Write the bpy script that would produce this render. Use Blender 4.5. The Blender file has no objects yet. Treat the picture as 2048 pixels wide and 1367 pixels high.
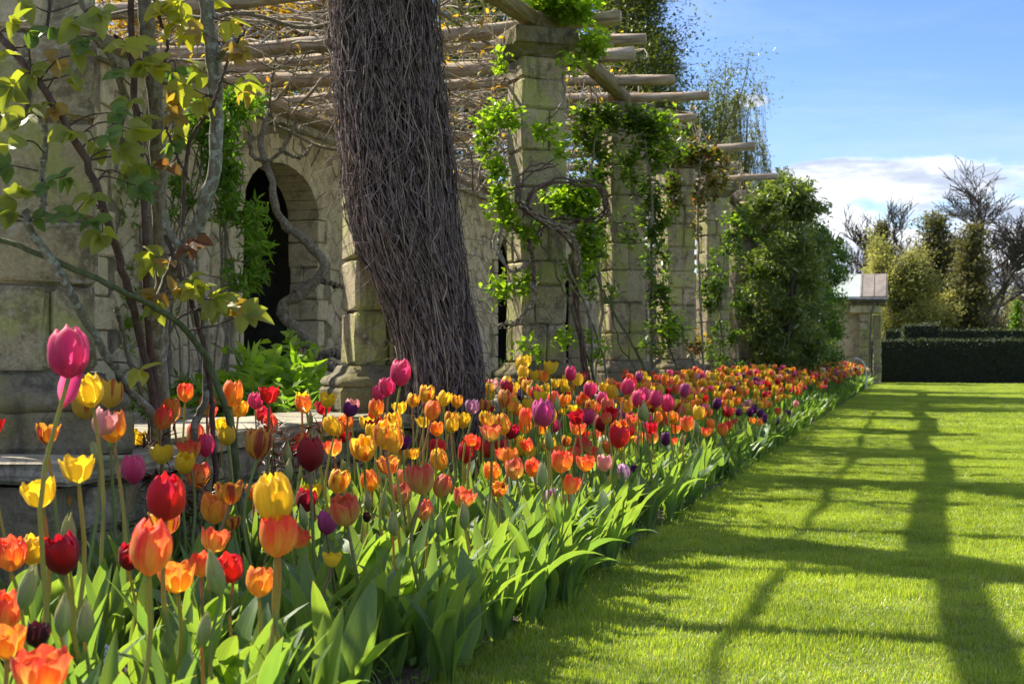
import bpy, math, random
import numpy as np
from mathutils import Vector, Matrix, Quaternion, Euler

rng = np.random.default_rng(7)
random.seed(7)
R = math.radians
sc = bpy.context.scene
COL = sc.collection

# ------------------------------------------------------------------ camera, light, exposure
CAM_H = 0.80
FPX = 2844.0
TH = math.atan(806.0 / FPX)
ST, CT = math.sin(TH), math.cos(TH)
KX = FPX / CT
cam_d = bpy.data.cameras.new('camera')
cam = bpy.data.objects.new('camera', cam_d)
COL.objects.link(cam)
cam.location = (0, 0, CAM_H)
cam.rotation_euler = (R(90), 0, TH)
cam_d.sensor_width = 36
cam_d.lens = 36 * FPX / 2048
cam_d.shift_y = 26.5 / 2048
cam_d.clip_start = 0.05
cam_d.clip_end = 3000
cam_d.dof.use_dof = True
cam_d.dof.focus_distance = 5.2
cam_d.dof.aperture_fstop = 9.0
sc.camera = cam

SUN = Vector((-2.82, 1.35, 3.25)).normalized()
elev = math.asin(SUN.z)
sd = bpy.data.lights.new('sun', 'SUN')
sd.energy = 3.1
sd.angle = R(0.53)
sd.color = (1.0, 0.93, 0.80)
so = bpy.data.objects.new('sun', sd)
COL.objects.link(so)
so.rotation_euler = SUN.to_track_quat('Z', 'Y').to_euler()
so.location = (-20, 10, 30)

W = bpy.data.worlds.new('World')
sc.world = W
W.use_nodes = True
wn = W.node_tree
wn.nodes.clear()
sc.view_settings.view_transform = 'Standard'
sc.view_settings.look = 'None'
sc.view_settings.exposure = 1.9
sc.view_settings.gamma = 1
sc.view_settings.use_curve_mapping = False
sc.cycles.max_bounces = 7
sc.cycles.diffuse_bounces = 3
sc.cycles.glossy_bounces = 2
sc.cycles.transmission_bounces = 4
sc.cycles.transparent_max_bounces = 6
sc.cycles.caustics_reflective = False
sc.cycles.caustics_refractive = False
sc.cycles.use_denoising = True

def at(px, py, z):
    X = (px - 1830) * z / KX
    return Vector((X, (z + X * ST) / CT, CAM_H - (py - 710) * z / FPX))
def z_at_X(px, X):
    return X * KX / (px - 1830)

class NT:
    """small node-tree writer"""
    def __init__(s, nt): s.nt = nt
    def n(s, typ, ins=None, **props):
        nd = s.nt.nodes.new(typ)
        for k, v in props.items(): setattr(nd, k, v)
        for k, v in (ins or {}).items():
            sock = nd.inputs[k]
            if hasattr(v, 'bl_idname') and hasattr(v, 'links'): s.nt.links.new(v, sock)
            else:
                if isinstance(v, tuple) and len(v) == 3 and sock.type == 'RGBA': v = (*v, 1)
                sock.default_value = v
        return nd
    def math(s, op, a, b=0.0, c=None, clamp=False):
        d = {0: a, 1: b}
        if c is not None: d[2] = c
        return s.n('ShaderNodeMath', d, operation=op, use_clamp=clamp).outputs[0]
    def mix(s, f, a, b, blend='MIX'):
        nd = s.n('ShaderNodeMix', None, data_type='RGBA', blend_type=blend)
        for k, v in ((0, f), (6, a), (7, b)):
            if hasattr(v, 'links'): s.nt.links.new(v, nd.inputs[k])
            else: nd.inputs[k].default_value = (*v, 1) if isinstance(v, tuple) and len(v) == 3 else v
        return nd.outputs[2]
    def noise(s, vec, scale, detail=3.0, rough=0.55, dist=0.0):
        ins = {'Scale': scale, 'Detail': detail, 'Roughness': rough, 'Distortion': dist}
        if vec is not None: ins['Vector'] = vec
        return s.n('ShaderNodeTexNoise', ins).outputs[0]
    def ramp(s, f, lo, hi, a=0.0, b=1.0):
        return s.n('ShaderNodeMapRange', {0: f, 1: lo, 2: hi, 3: a, 4: b}, clamp=True, interpolation_type='SMOOTHSTEP').outputs[0]
    def attr(s, name):
        return s.n('ShaderNodeAttribute', None, attribute_name=name)
    def scalev(s, vec, v):
        return s.n('ShaderNodeVectorMath', {0: vec, 1: v}, operation='MULTIPLY').outputs[0]

# ---- sky: Nishita plus cumulus drawn by direction
t = NT(wn)
sky = t.n('ShaderNodeTexSky', None, sky_type='NISHITA', sun_disc=False, sun_elevation=elev,
          sun_rotation=math.atan2(SUN.x, SUN.y), altitude=100, air_density=1.0, dust_density=0.2, ozone_density=4.0)
tc = t.n('ShaderNodeTexCoord').outputs['Generated']
sp = t.n('ShaderNodeSeparateXYZ', {0: tc})
zc = sp.outputs[2]
hs = t.n('ShaderNodeHueSaturation', {'Hue': 0.518, 'Saturation': 1.2, 'Value': 0.345, 'Color': sky.outputs[0]})
v1 = t.scalev(tc, (1.0, 1.0, 2.6))
n1 = t.math('ADD', t.math('MULTIPLY', t.noise(v1, 5.0, 8.0, 0.5, 0.1), .6), t.math('MULTIPLY', t.noise(v1, 14.0, 7.0, 0.55, 0.2), .4))
n2 = t.noise(t.scalev(tc, (1.0, 1.0, 5.0)), 9.0, 6.0, 0.6)
bank = t.ramp(zc, 0.095, 0.165, 0.125, -0.13)
def blob(px, py, rx, amp):
    d = (at(px, py, 10) - Vector((0, 0, CAM_H))).normalized()
    df = t.n('ShaderNodeVectorMath', {0: tc, 1: tuple(d)}, operation='SUBTRACT').outputs[0]
    ln = t.n('ShaderNodeVectorMath', {0: t.scalev(df, (1.0, 1.0, 2.3))}, operation='LENGTH').outputs['Value']
    return t.ramp(ln, 0.0, rx, amp, 0.0)
dsum = t.math('ADD', t.math('ADD', n1, bank), t.ramp(zc, .28, .5, 0.0, .22))  # last term adds cloud high overhead, out of view, for fill light
for b in ((1400, 185, 0.062, 0.27), (1515, 200, 0.024, 0.22), (1690, 350, 0.05, 0.24), (1850, 350, 0.06, 0.20), (1620, 350, 0.05, 0.16)):
    dsum = t.math('ADD', dsum, blob(*b))
dens = t.ramp(dsum, 0.55, 0.63)
shade = t.ramp(t.math('ADD', n2, t.math('MULTIPLY', dens, 0.10)), 0.50, 0.72)
ccol = t.mix(shade, (2.45, 2.5, 2.6), (1.15, 1.32, 1.68))
wisp = t.math('MULTIPLY', t.ramp(t.noise(t.scalev(tc, (1, 1, 4)), 3.0, 7, 0.65, 0.4), 0.45, 0.8), 0.45)
up = 1.0
c0 = t.mix(wisp, hs.outputs[0], (1.55, 1.8, 2.2))
c1 = t.mix(t.math('MULTIPLY', dens, up), c0, ccol)
bg = t.n('ShaderNodeBackground', {'Color': c1, 'Strength': 0.15})
wo = t.n('ShaderNodeOutputWorld')
wn.links.new(bg.outputs[0], wo.inputs[0])

# ------------------------------------------------------------------ mesh helpers
def mesh_np(name, V, F, mat=None, smooth=False, attrs=None):
    """V (n,3), F list of index tuples or (m,k) array"""
    me = bpy.data.meshes.new(name)
    V = np.asarray(V, dtype=np.float32).reshape(-1, 3)
    if isinstance(F, np.ndarray):
        k = F.shape[1]
        me.vertices.add(len(V)); me.vertices.foreach_set('co', V.ravel())
        me.loops.add(F.size); me.loops.foreach_set('vertex_index', F.astype(np.int32).ravel())
        me.polygons.add(len(F)); me.polygons.foreach_set('loop_start', np.arange(0, F.size, k, dtype=np.int32))
        me.update(calc_edges=True)
    else:
        me.from_pydata([tuple(map(float, v)) for v in V], [], [tuple(int(i) for i in f) for f in F])
        me.update()
    if smooth: me.polygons.foreach_set('use_smooth', np.ones(len(me.polygons), dtype=bool))
    for an, av in (attrs or {}).items():
        av = np.asarray(av, dtype=np.float32)
        if av.ndim == 2:
            a = me.attributes.new(an, 'FLOAT_COLOR', 'POINT')
            if av.shape[1] == 3: av = np.hstack([av, np.ones((len(av), 1), np.float32)])
            a.data.foreach_set('color', av.ravel())
        else:
            a = me.attributes.new(an, 'FLOAT', 'POINT'); a.data.foreach_set('value', av)
    if mat: me.materials.append(mat)
    return me

def obj(name, me, parent=None, loc=None, rot=None, scale=None):
    o = bpy.data.objects.new(name, me)
    COL.objects.link(o)
    if parent is not None: o.parent = parent
    if loc is not None: o.location = loc
    if rot is not None:
        if isinstance(rot, Quaternion): o.rotation_mode = 'QUATERNION'; o.rotation_quaternion = rot
        else: o.rotation_euler = rot
    if scale is not None: o.scale = scale
    return o
def tag(o, label=None, cat=None, group=None, kind=None):
    if label: o['label'] = label
    if cat: o['category'] = cat
    if group: o['group'] = group
    if kind: o['kind'] = kind
    return o
def thing(name, label, cat, loc=(0, 0, 0), rotz=0.0, group=None):
    return tag(obj(name, None, None, loc, (0, 0, rotz)), label, cat, group)

def tubes(lst, sides=6, cap=True):
    """lst of (pts (n,3), radii scalar or (n,)) -> V, F(list), along"""
    Vs, Fs, base, al = [], [], 0, []
    ang = np.linspace(0, 2 * np.pi, sides, endpoint=False)
    ca, sa = np.cos(ang), np.sin(ang)
    for pts, rad in lst:
        P = np.asarray(pts, dtype=float); n = len(P)
        rad = np.broadcast_to(np.asarray(rad, dtype=float), (n,))
        T = np.gradient(P, axis=0)
        T /= np.linalg.norm(T, axis=1, keepdims=True) + 1e-9
        mT = T.mean(0)
        ref = np.array([1.0, 0, 0]) if abs(mT[0]) < 0.7 else np.array([0, 0, 1.0])
        A = np.cross(T, ref); A /= np.linalg.norm(A, axis=1, keepdims=True) + 1e-9
        B = np.cross(T, A)
        V = P[:, None, :] + rad[:, None, None] * (A[:, None, :] * ca[None, :, None] + B[:, None, :] * sa[None, :, None])
        Vs.append(V.reshape(-1, 3)); al.append(np.repeat(np.linspace(0, 1, n), sides))
        i = np.arange(n - 1)[:, None] * sides; j = np.arange(sides)[None, :]; j2 = (j + 1) % sides
        F = np.stack([i + j, i + j2, i + sides + j2, i + sides + j], -1).reshape(-1, 4) + base
        Fs.append(F); base += n * sides
    return np.vstack(Vs), np.vstack(Fs), np.concatenate(al)

def smooth_path(P, n, jit=0.0):
    """Catmull-Rom through P with n samples"""
    P = np.asarray(P, dtype=float)
    if len(P) == 2: P = np.array([P[0], (P[0] + P[1]) / 2, P[1]])
    Q = np.vstack([2 * P[0] - P[1], P, 2 * P[-1] - P[-2]])
    u = np.linspace(0, len(P) - 1 - 1e-6, n); k = u.astype(int); f = (u - k)[:, None]
    a, b, c, d = Q[k], Q[k + 1], Q[k + 2], Q[k + 3]
    out = 0.5 * ((2 * b) + (-a + c) * f + (2 * a - 5 * b + 4 * c - d) * f ** 2 + (-a + 3 * b - 3 * c + d) * f ** 3)
    if jit: out[1:-1] += rng.normal(0, jit, out[1:-1].shape)
    return out

def leaves_np(P, D, N, L, Wd, fold=0.25, kind=0):
    """batch of leaves. kind 0: 2 tris folded rhomb; kind 1: 6-vertex leaf of 4 quads/tris (as tris)"""
    P, D, N = map(lambda a: np.asarray(a, dtype=float), (P, D, N))
    n = len(P)
    L = np.broadcast_to(L, (n,))[:, None]; Wd = np.broadcast_to(Wd, (n,))[:, None]
    D = D / (np.linalg.norm(D, axis=1, keepdims=True) + 1e-9)
    S = np.cross(D, N); S /= np.linalg.norm(S, axis=1, keepdims=True) + 1e-9
    N = np.cross(S, D)
    if kind == 0:
        V = np.stack([P, P + D * L * .45 + S * Wd * .5 + N * Wd * fold, P + D * L, P + D * L * .45 - S * Wd * .5 + N * Wd * fold], 1)
        F = np.array([[0, 1, 2], [0, 2, 3]]); k = 4
    else:
        V = np.stack([P, P + D * L * .28 + S * Wd * .44 + N * Wd * fold, P + D * L * .66 + S * Wd * .42 + N * Wd * fold * .7,
                      P + D * L - N * L * .12, P + D * L * .66 - S * Wd * .42 + N * Wd * fold * .7, P + D * L * .28 - S * Wd * .44 + N * Wd * fold,
                      P + D * L * .5 + N * L * .03], 1)
        F = np.array([[0, 1, 6], [1, 2, 6], [2, 3, 6], [3, 4, 6], [4, 5, 6], [5, 0, 6]]); k = 7
    Fa = (np.arange(n)[:, None, None] * k + F[None]).reshape(-1, 3)
    rnd = np.repeat(rng.random(n), k)
    return V.reshape(-1, 3), Fa, rnd

def rand_unit(n):
    v = rng.normal(size=(n, 3)); return v / np.linalg.norm(v, axis=1, keepdims=True)

def foliage(name, pts, mat, L, Wd, parent=None, up=0.4, droop=0.0, kind=0, fold=0.25, Lvar=0.35, nup=0.7):
    pts = np.asarray(pts, dtype=float); n = len(pts)
    D = rand_unit(n); D[:, 2] = D[:, 2] * (1 - up) + up * 0.4 - droop
    N = rand_unit(n) * (1 - nup) + np.array([0, 0, 1.0]) * nup
    Ls = L * (1 + rng.uniform(-Lvar, Lvar, n)); Ws = Wd * (Ls / L)
    V, F, rnd = leaves_np(pts, D, N, Ls, Ws, fold, kind)
    o = obj(name, mesh_np(name, V, F, mat, smooth=(kind == 1), attrs={'rnd': rnd}), parent)
    o['kind'] = 'stuff'
    return o

def blob_pts(c, r, n, shell=0.4):
    """points in an uneven ellipsoid, denser near its surface"""
    d = rand_unit(n); q = rng.random(n) ** shell
    lump = 1 + 0.28 * np.sin(d[:, 0] * 5 + c[0] * 7) * np.sin(d[:, 1] * 6 + c[1] * 3) + 0.2 * np.sin(d[:, 2] * 8 + c[2] * 5)
    return np.asarray(c) + d * (q * lump)[:, None] * np.asarray(r)

# ------------------------------------------------------------------ materials
def new_mat(name):
    m = bpy.data.materials.new(name); m.use_nodes = True
    m.node_tree.nodes.clear()
    return m, NT(m.node_tree)
def finish(m, t, shader, disp=None):
    o = t.n('ShaderNodeOutputMaterial'); t.nt.links.new(shader, o.inputs[0])
    return m
def bump(t, h, strength, dist=0.01):
    return t.n('ShaderNodeBump', {'Height': h, 'Strength': strength, 'Distance': dist}).outputs[0]
def wpos(t): return t.n('ShaderNodeNewGeometry').outputs['Position']
def opos(t): return t.n('ShaderNodeTexCoord').outputs['Object']

def stone_mat(name, a, b, moss=(0.16, 0.17, 0.04), moss_amt=0.5, dark=(0.05, 0.045, 0.035), dark_amt=0.4, lich=0.3):
    m, t = new_mat(name)
    p = wpos(t)
    rnd = t.n('ShaderNodeObjectInfo').outputs['Random']
    off = t.n('ShaderNodeVectorMath', {0: p, 1: (0, 0, 0)}, operation='ADD').outputs[0]
    base = t.mix(rnd, a, b)
    n_big = t.noise(p, 3.2, 5, 0.6, 0.4); n_mid = t.noise(p, 14, 6, 0.65); n_fine = t.noise(p, 70, 4, 0.7)
    base = t.mix(t.ramp(n_mid, 0.35, 0.7, 0, 0.55), base, tuple(x * 0.5 for x in a))
    base = t.mix(t.ramp(n_fine, 0.3, 0.75, 0.0, 0.5), base, tuple(min(1, x * 1.5) for x in b))
    base = t.mix(t.ramp(t.noise(p, 6.5, 6, 0.7, 0.5), 0.50, 0.60, 0, .6), base, tuple(x * 0.42 for x in a))
    base = t.mix(t.math('MULTIPLY', t.ramp(n_big, 0.46, 0.60), moss_amt), base, t.mix(n_fine, moss, tuple(min(x * 2.1, 1) for x in moss)))
    streak = t.noise(t.scalev(p, (9, 9, 1.6)), 1.0, 5, 0.65)
    base = t.mix(t.math('MULTIPLY', t.ramp(streak, 0.5, 0.68), dark_amt), base, dark)
    li = t.math('MULTIPLY', t.ramp(t.noise(p, 38, 3, 0.6), 0.6, 0.66), lich)
    base = t.mix(li, base, (0.42, 0.42, 0.34))
    h = t.math('ADD', t.math('MULTIPLY', n_mid, 0.6), t.math('MULTIPLY', n_fine, 0.5))
    s = t.n('ShaderNodeBsdfPrincipled', {'Base Color': base, 'Roughness': 0.92, 'Normal': bump(t, h, 0.75, 0.02)})
    s.inputs['Specular IOR Level'].default_value = 0.2
    return finish(m, t, s.outputs[0])

def wood_mat(name, a, b, c, sc_=(1.2, 16, 16), bumpy=0.9):
    m, t = new_mat(name)
    p = t.n('ShaderNodeVectorMath', {0: opos(t), 1: t.scalev(t.n('ShaderNodeCombineXYZ', {0: t.n('ShaderNodeObjectInfo').outputs['Random']}).outputs[0], (31, 7, 3))}, operation='ADD').outputs[0]
    g = t.noise(t.scalev(p, sc_), 1.6, 8, 0.7, 0.3)
    g2 = t.noise(p, 5, 4, 0.6)
    g3 = t.noise(t.scalev(p, sc_), 5.0, 4, 0.7, 0.2)
    col = t.mix(t.ramp(g, 0.33, 0.62), a, b)
    col = t.mix(t.ramp(g2, 0.45, 0.7), col, c)
    col = t.mix(t.ramp(g3, 0.55, 0.72, 0, 0.6), col, tuple(x * 0.25 for x in a))
    h = t.math('ADD', g, t.math('MULTIPLY', g3, 0.6))
    s = t.n('ShaderNodeBsdfPrincipled', {'Base Color': col, 'Roughness': 0.85, 'Normal': bump(t, h, bumpy, 0.02)})
    s.inputs['Specular IOR Level'].default_value = 0.25
    return finish(m, t, s.outputs[0])

def bark_mat(name, a, b, lich=0.0, scale=30, stretch=(1, 1, 0.3)):
    m, t = new_mat(name)
    p = wpos(t)
    g = t.noise(t.scalev(p, stretch), scale, 6, 0.7, 0.3)
    col = t.mix(t.ramp(g, 0.35, 0.65), a, b)
    if lich: col = t.mix(t.math('MULTIPLY', t.ramp(t.noise(p, 45, 4, 0.6), 0.52, 0.6), lich), col, (0.36, 0.40, 0.34))
    s = t.n('ShaderNodeBsdfPrincipled', {'Base Color': col, 'Roughness': 0.85, 'Normal': bump(t, g, 0.8, 0.01)})
    s.inputs['Specular IOR Level'].default_value = 0.25
    return finish(m, t, s.outputs[0])

def leaf_mat(name, cols, trans=0.5, rough=0.45, tint=(1.25, 1.35, 0.35), spec=0.35, clump=2.5, nscale=None):
    """cols: list of colours chosen by the per-leaf random attribute; light passes through the leaf"""
    m, t = new_mat(name)
    r = t.attr('rnd').outputs['Fac']
    cr = t.n('ShaderNodeValToRGB', {0: r})
    el = cr.color_ramp.elements
    while len(el) < len(cols): el.new(0.5)
    for i, c in enumerate(cols): el[i].position = i / max(1, len(cols) - 1); el[i].color = (*c, 1)
    big = t.noise(wpos(t), clump, 3, 0.6)
    col = t.mix(1.0, cr.outputs[0], t.mix(t.ramp(big, 0.3, 0.7), (0.7, 0.75, 0.7), (1.25, 1.22, 1.1)), 'MULTIPLY')
    d = t.n('ShaderNodeBsdfPrincipled', {'Base Color': col, 'Roughness': rough})
    d.inputs['Specular IOR Level'].default_value = spec
    tcl = t.mix(1.0, col, tuple(x * 1.6 for x in tint), 'MULTIPLY')
    tr = t.n('ShaderNodeBsdfTranslucent', {'Color': tcl})
    s = t.n('ShaderNodeMixShader', {0: trans, 1: d.outputs[0], 2: tr.outputs[0]})
    return finish(m, t, s.outputs[0])

M = {}
M['pier'] = stone_mat('pier_stone', (0.26, 0.215, 0.135), (0.47, 0.39, 0.25), moss=(0.25, 0.26, 0.075), moss_amt=0.7, dark_amt=0.55, lich=0.6)
M['pier_dark'] = stone_mat('cap_stone', (0.14, 0.12, 0.08), (0.21, 0.18, 0.12), moss_amt=0.5, dark_amt=0.6, moss=(0.15, 0.13, 0.035), lich=0.2)
M['wall'] = stone_mat('wall_stone', (0.48, 0.39, 0.23), (0.62, 0.54, 0.36), moss_amt=0.15, dark_amt=0.15, lich=0.12)
M['arch'] = stone_mat('arch_stone', (0.55, 0.45, 0.27), (0.62, 0.54, 0.35), moss_amt=0.1, dark_amt=0.12, lich=0.08)
M['coping'] = stone_mat('coping_stone', (0.30, 0.265, 0.195), (0.40, 0.36, 0.27), moss_amt=0.25, dark_amt=0.35, lich=0.35)
M['low'] = stone_mat('low_wall_stone', (0.22, 0.195, 0.145), (0.34, 0.30, 0.22), moss_amt=0.4, dark_amt=0.4, lich=0.4)
M['mortar'] = stone_mat('mortar', (0.24, 0.205, 0.14), (0.27, 0.23, 0.16), moss_amt=0.3, dark_amt=0.5, lich=0.1)
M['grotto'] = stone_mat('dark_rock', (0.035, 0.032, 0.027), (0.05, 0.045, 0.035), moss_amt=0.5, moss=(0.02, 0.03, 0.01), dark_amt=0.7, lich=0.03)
M['log'] = wood_mat('weathered_log', (0.22, 0.155, 0.095), (0.56, 0.46, 0.34), (0.38, 0.26, 0.14))
M['beam'] = wood_mat('beam_log', (0.17, 0.125, 0.07), (0.36, 0.285, 0.17), (0.24, 0.19, 0.09))
M['bark_rose'] = bark_mat('rose_bark', (0.12, 0.10, 0.068), (0.27, 0.23, 0.16), 0.4, 60)
M['bark_lichen'] = bark_mat('lichened_bark', (0.13, 0.115, 0.085), (0.26, 0.24, 0.18), 0.8, 60)
M['bark_dark'] = bark_mat('young_rose_cane', (0.075, 0.045, 0.04), (0.14, 0.09, 0.075), 0.05, 50)
M['bark_green'] = bark_mat('green_cane', (0.07, 0.085, 0.035), (0.12, 0.14, 0.06), 0.1, 50)
M['twig'] = bark_mat('vine_twig', (0.10, 0.074, 0.066), (0.31, 0.245, 0.22), 0.0, 26, (1, 1, 0.6))
M['twig_pale'] = bark_mat('pale_twig', (0.30, 0.24, 0.17), (0.48, 0.40, 0.29), 0.2, 22)
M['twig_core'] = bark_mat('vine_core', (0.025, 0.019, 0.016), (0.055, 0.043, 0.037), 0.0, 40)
M['trunk'] = bark_mat('tree_bark', (0.10, 0.085, 0.065), (0.18, 0.155, 0.12), 0.1, 8)
M['trunk_far'] = bark_mat('distant_bark', (0.06, 0.05, 0.042), (0.10, 0.085, 0.07), 0.0, 3)
M['rose_leaf'] = None
M['iv_bright'] = leaf_mat('young_climber_leaf', [(0.10, 0.17, 0.02), (0.19, 0.29, 0.035), (0.28, 0.38, 0.05), (0.13, 0.20, 0.03)], 0.5, 0.35)
M['iv_dark'] = leaf_mat('old_climber_leaf', [(0.045, 0.09, 0.02), (0.09, 0.15, 0.03), (0.15, 0.22, 0.04), (0.06, 0.10, 0.025)], 0.4, 0.35)
M['iv_red'] = leaf_mat('red_young_leaf', [(0.20, 0.055, 0.035), (0.09, 0.13, 0.03), (0.22, 0.20, 0.04), (0.07, 0.11, 0.03), (0.15, 0.06, 0.035)], 0.5, 0.4, tint=(1.1, 1.0, 0.5))
M['peony'] = leaf_mat('divided_leaf', [(0.07, 0.14, 0.025), (0.12, 0.22, 0.03), (0.18, 0.28, 0.04)], 0.5, 0.4)
M['laurel'] = leaf_mat('evergreen_leaf', [(0.09, 0.125, 0.045), (0.14, 0.18, 0.065), (0.25, 0.29, 0.13), (0.11, 0.15, 0.055)], 0.35, 0.4)
M['bush'] = leaf_mat('bush_leaf', [(0.05, 0.10, 0.02), (0.09, 0.155, 0.03), (0.13, 0.20, 0.04)], 0.45, 0.45)
M['ever'] = leaf_mat('dark_tree_leaf', [(0.05, 0.07, 0.025), (0.085, 0.105, 0.035), (0.14, 0.15, 0.05)], 0.35, 0.4)
M['birch'] = leaf_mat('birch_leaf', [(0.17, 0.19, 0.06), (0.24, 0.26, 0.09), (0.15, 0.15, 0.06)], 0.45, 0.5, tint=(1.2, 1.2, 0.5), clump=0.6)
M['olive'] = leaf_mat('spring_tree_leaf', [(0.23, 0.23, 0.10), (0.30, 0.30, 0.125), (0.20, 0.185, 0.10), (0.33, 0.33, 0.14)], 0.4, 0.6, tint=(1.1, 1.1, 0.5), clump=0.35)
M['conifer'] = leaf_mat('conifer_spray', [(0.10, 0.10, 0.045), (0.15, 0.14, 0.06), (0.075, 0.08, 0.035)], 0.25, 0.6, tint=(1.1, 1.1, 0.5), clump=0.4)
M['wood'] = leaf_mat('woodland_leaf', [(0.22, 0.22, 0.09), (0.30, 0.28, 0.12), (0.17, 0.16, 0.09), (0.24, 0.18, 0.11)], 0.3, 0.6, tint=(1.1, 1.1, 0.6), clump=0.2)
M['gold'] = leaf_mat('gold_leaf', [(0.34, 0.23, 0.04), (0.42, 0.30, 0.05), (0.22, 0.20, 0.04), (0.40, 0.20, 0.06)], 0.5, 0.5, tint=(1.2, 1.1, 0.3), clump=1.0)
M['hedge'] = leaf_mat('yew_spray', [(0.022, 0.035, 0.014), (0.04, 0.058, 0.02), (0.08, 0.10, 0.035)], 0.15, 0.55, clump=2)
M['grass'] = leaf_mat('grass_blade', [(0.145, 0.22, 0.03), (0.21, 0.295, 0.045), (0.29, 0.37, 0.075), (0.165, 0.25, 0.035), (0.44, 0.43, 0.19)], 0.45, 0.35, tint=(1.3, 1.25, 0.3), clump=1.3)
M['weed'] = leaf_mat('weed_leaf', [(0.07, 0.13, 0.03), (0.12, 0.20, 0.04), (0.18, 0.24, 0.07)], 0.45, 0.4)
M['maroon'] = leaf_mat('maroon_shoot', [(0.035, 0.015, 0.012), (0.07, 0.03, 0.02), (0.05, 0.04, 0.02)], 0.2, 0.4, tint=(1.5, .8, .5))

def simple_mat(name, col, rough=0.7, metal=0.0, nscale=20, var=0.35, bmp=0.2):
    m, t = new_mat(name); p = wpos(t)
    g = t.noise(p, nscale, 5, 0.65)
    c = t.mix(t.ramp(g, 0.3, 0.7), tuple(x * (1 - var) for x in col), tuple(min(1, x * (1 + var)) for x in col))
    s = t.n('ShaderNodeBsdfPrincipled', {'Base Color': c, 'Roughness': rough, 'Metallic': metal, 'Normal': bump(t, g, bmp, 0.01)})
    return finish(m, t, s.outputs[0])
M['soil'] = simple_mat('bed_soil', (0.055, 0.042, 0.03), 0.95, 0, 30, 0.5, 0.9)
M['earth'] = simple_mat('bounce_terrace', (0.28, 0.25, 0.19), 0.95, 0, 14, 0.5, 0.8)  # terrace tone raised to bounce light into the pergola
M['turf'] = simple_mat('turf', (0.10, 0.125, 0.02), 0.95, 0, 6, 0.35, 0.6)
M['lead'] = simple_mat('lead_roof', (0.27, 0.225, 0.19), 0.8, 0, 4, 0.25, 0.3)
M['copper'] = simple_mat('verdigris', (0.50, 0.56, 0.50), 0.7, 0, 4, 0.15, 0.2)
M['gutter'] = simple_mat('dark_lead', (0.10, 0.10, 0.10), 0.6, 0, 6, 0.4, 0.3)
M['iron'] = simple_mat('painted_iron', (0.06, 0.06, 0.065), 0.5, 0.4, 30, 0.3, 0.2)
M['chain'] = simple_mat('galvanised_chain', (0.30, 0.28, 0.25), 0.5, 0.6, 30, 0.3, 0.2)
M['hose'] = simple_mat('pale_pipe', (0.6, 0.62, 0.62), 0.4, 0, 30, 0.1, 0.1)
M['hedge_core'] = simple_mat('hedge_inside', (0.012, 0.016, 0.008), 1.0, 0, 8, 0.4, 0.3)
# ------------------------------------------------------------------ ground
def sheet(name, x0, x1, y0, y1, z, mat, nx=1, ny=1, amp=0.0):
    xs = np.linspace(x0, x1, nx + 1); ys = np.linspace(y0, y1, ny + 1)
    Xg, Yg = np.meshgrid(xs, ys)
    Z = np.full(Xg.shape, z)
    if amp: Z = Z + amp * (np.sin(Xg * 9.1 + Yg * 3.3) * np.sin(Yg * 7.7 - Xg * 2.1) + rng.normal(0, .35, Xg.shape))
    V = np.stack([Xg, Yg, Z], -1).reshape(-1, 3)
    i = np.arange(ny)[:, None] * (nx + 1) + np.arange(nx)[None]
    F = np.stack([i, i + 1, i + nx + 2, i + nx + 1], -1).reshape(-1, 4)
    return tag(obj(name, mesh_np(name, V, F, mat, smooth=True)), kind='structure')
sheet('ground', -500, 500, -200, 900, -0.03, M['turf'])
sheet('lawn', -1.16, 45, -3, 60, 0.0, M['turf'], 60, 80, 0.003)
sheet('bed_soil', -2.62, -1.12, -2, 41.2, 0.02, M['soil'], 24, 420, 0.018)
sheet('terrace_ground', -14, -2.95, -4, 48, 0.40, M['earth'], 40, 160, 0.02)

# ------------------------------------------------------------------ stone helpers
def stone_block(sx, sy, sz, jit=0.006, bev=0.012, c=(0, 0, 0), n=2):
    """a rounded, slightly uneven dressed stone: size in metres, centre c -> V, F"""
    def ax(s):
        h = s / 2; b = min(bev, h * .4)
        inner = np.linspace(-h + b, h - b, n)
        return np.concatenate([[-h], inner, [h]])
    A = [ax(sx), ax(sy), ax(sz)]; k = n + 2
    idx = {}; V = []; F = []
    def vid(i, j, l):
        key = (i, j, l)
        if key not in idx:
            e = [q in (0, k - 1) for q in (i, j, l)]
            p = np.array([A[0][i], A[1][j], A[2][l]])
            ne = sum(e)
            if ne >= 2:
                for d, (q, s) in enumerate(zip((i, j, l), (sx, sy, sz))):
                    if e[d]: p[d] *= 1 - min(bev, s * .2) * (0.45 if ne == 2 else 0.6) * 2 / s
            p += rng.normal(0, jit, 3) * (1 if ne else 0)
            idx[key] = len(V); V.append(p + np.asarray(c))
        return idx[key]
    r = range(k - 1)
    for a in r:
        for b in r:
            F.append((vid(a, b, 0), vid(a, b + 1, 0), vid(a + 1, b + 1, 0), vid(a + 1, b, 0)))
            F.append((vid(a, b, k - 1), vid(a + 1, b, k - 1), vid(a + 1, b + 1, k - 1), vid(a, b + 1, k - 1)))
            F.append((vid(a, 0, b), vid(a + 1, 0, b), vid(a + 1, 0, b + 1), vid(a, 0, b + 1)))
            F.append((vid(a, k - 1, b), vid(a, k - 1, b + 1), vid(a + 1, k - 1, b + 1), vid(a + 1, k - 1, b)))
            F.append((vid(0, a, b), vid(0, a, b + 1), vid(0, a + 1, b + 1), vid(0, a + 1, b)))
            F.append((vid(k - 1, a, b), vid(k - 1, a + 1, b), vid(k - 1, a + 1, b + 1), vid(k - 1, a, b + 1)))
    return V, F
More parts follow.
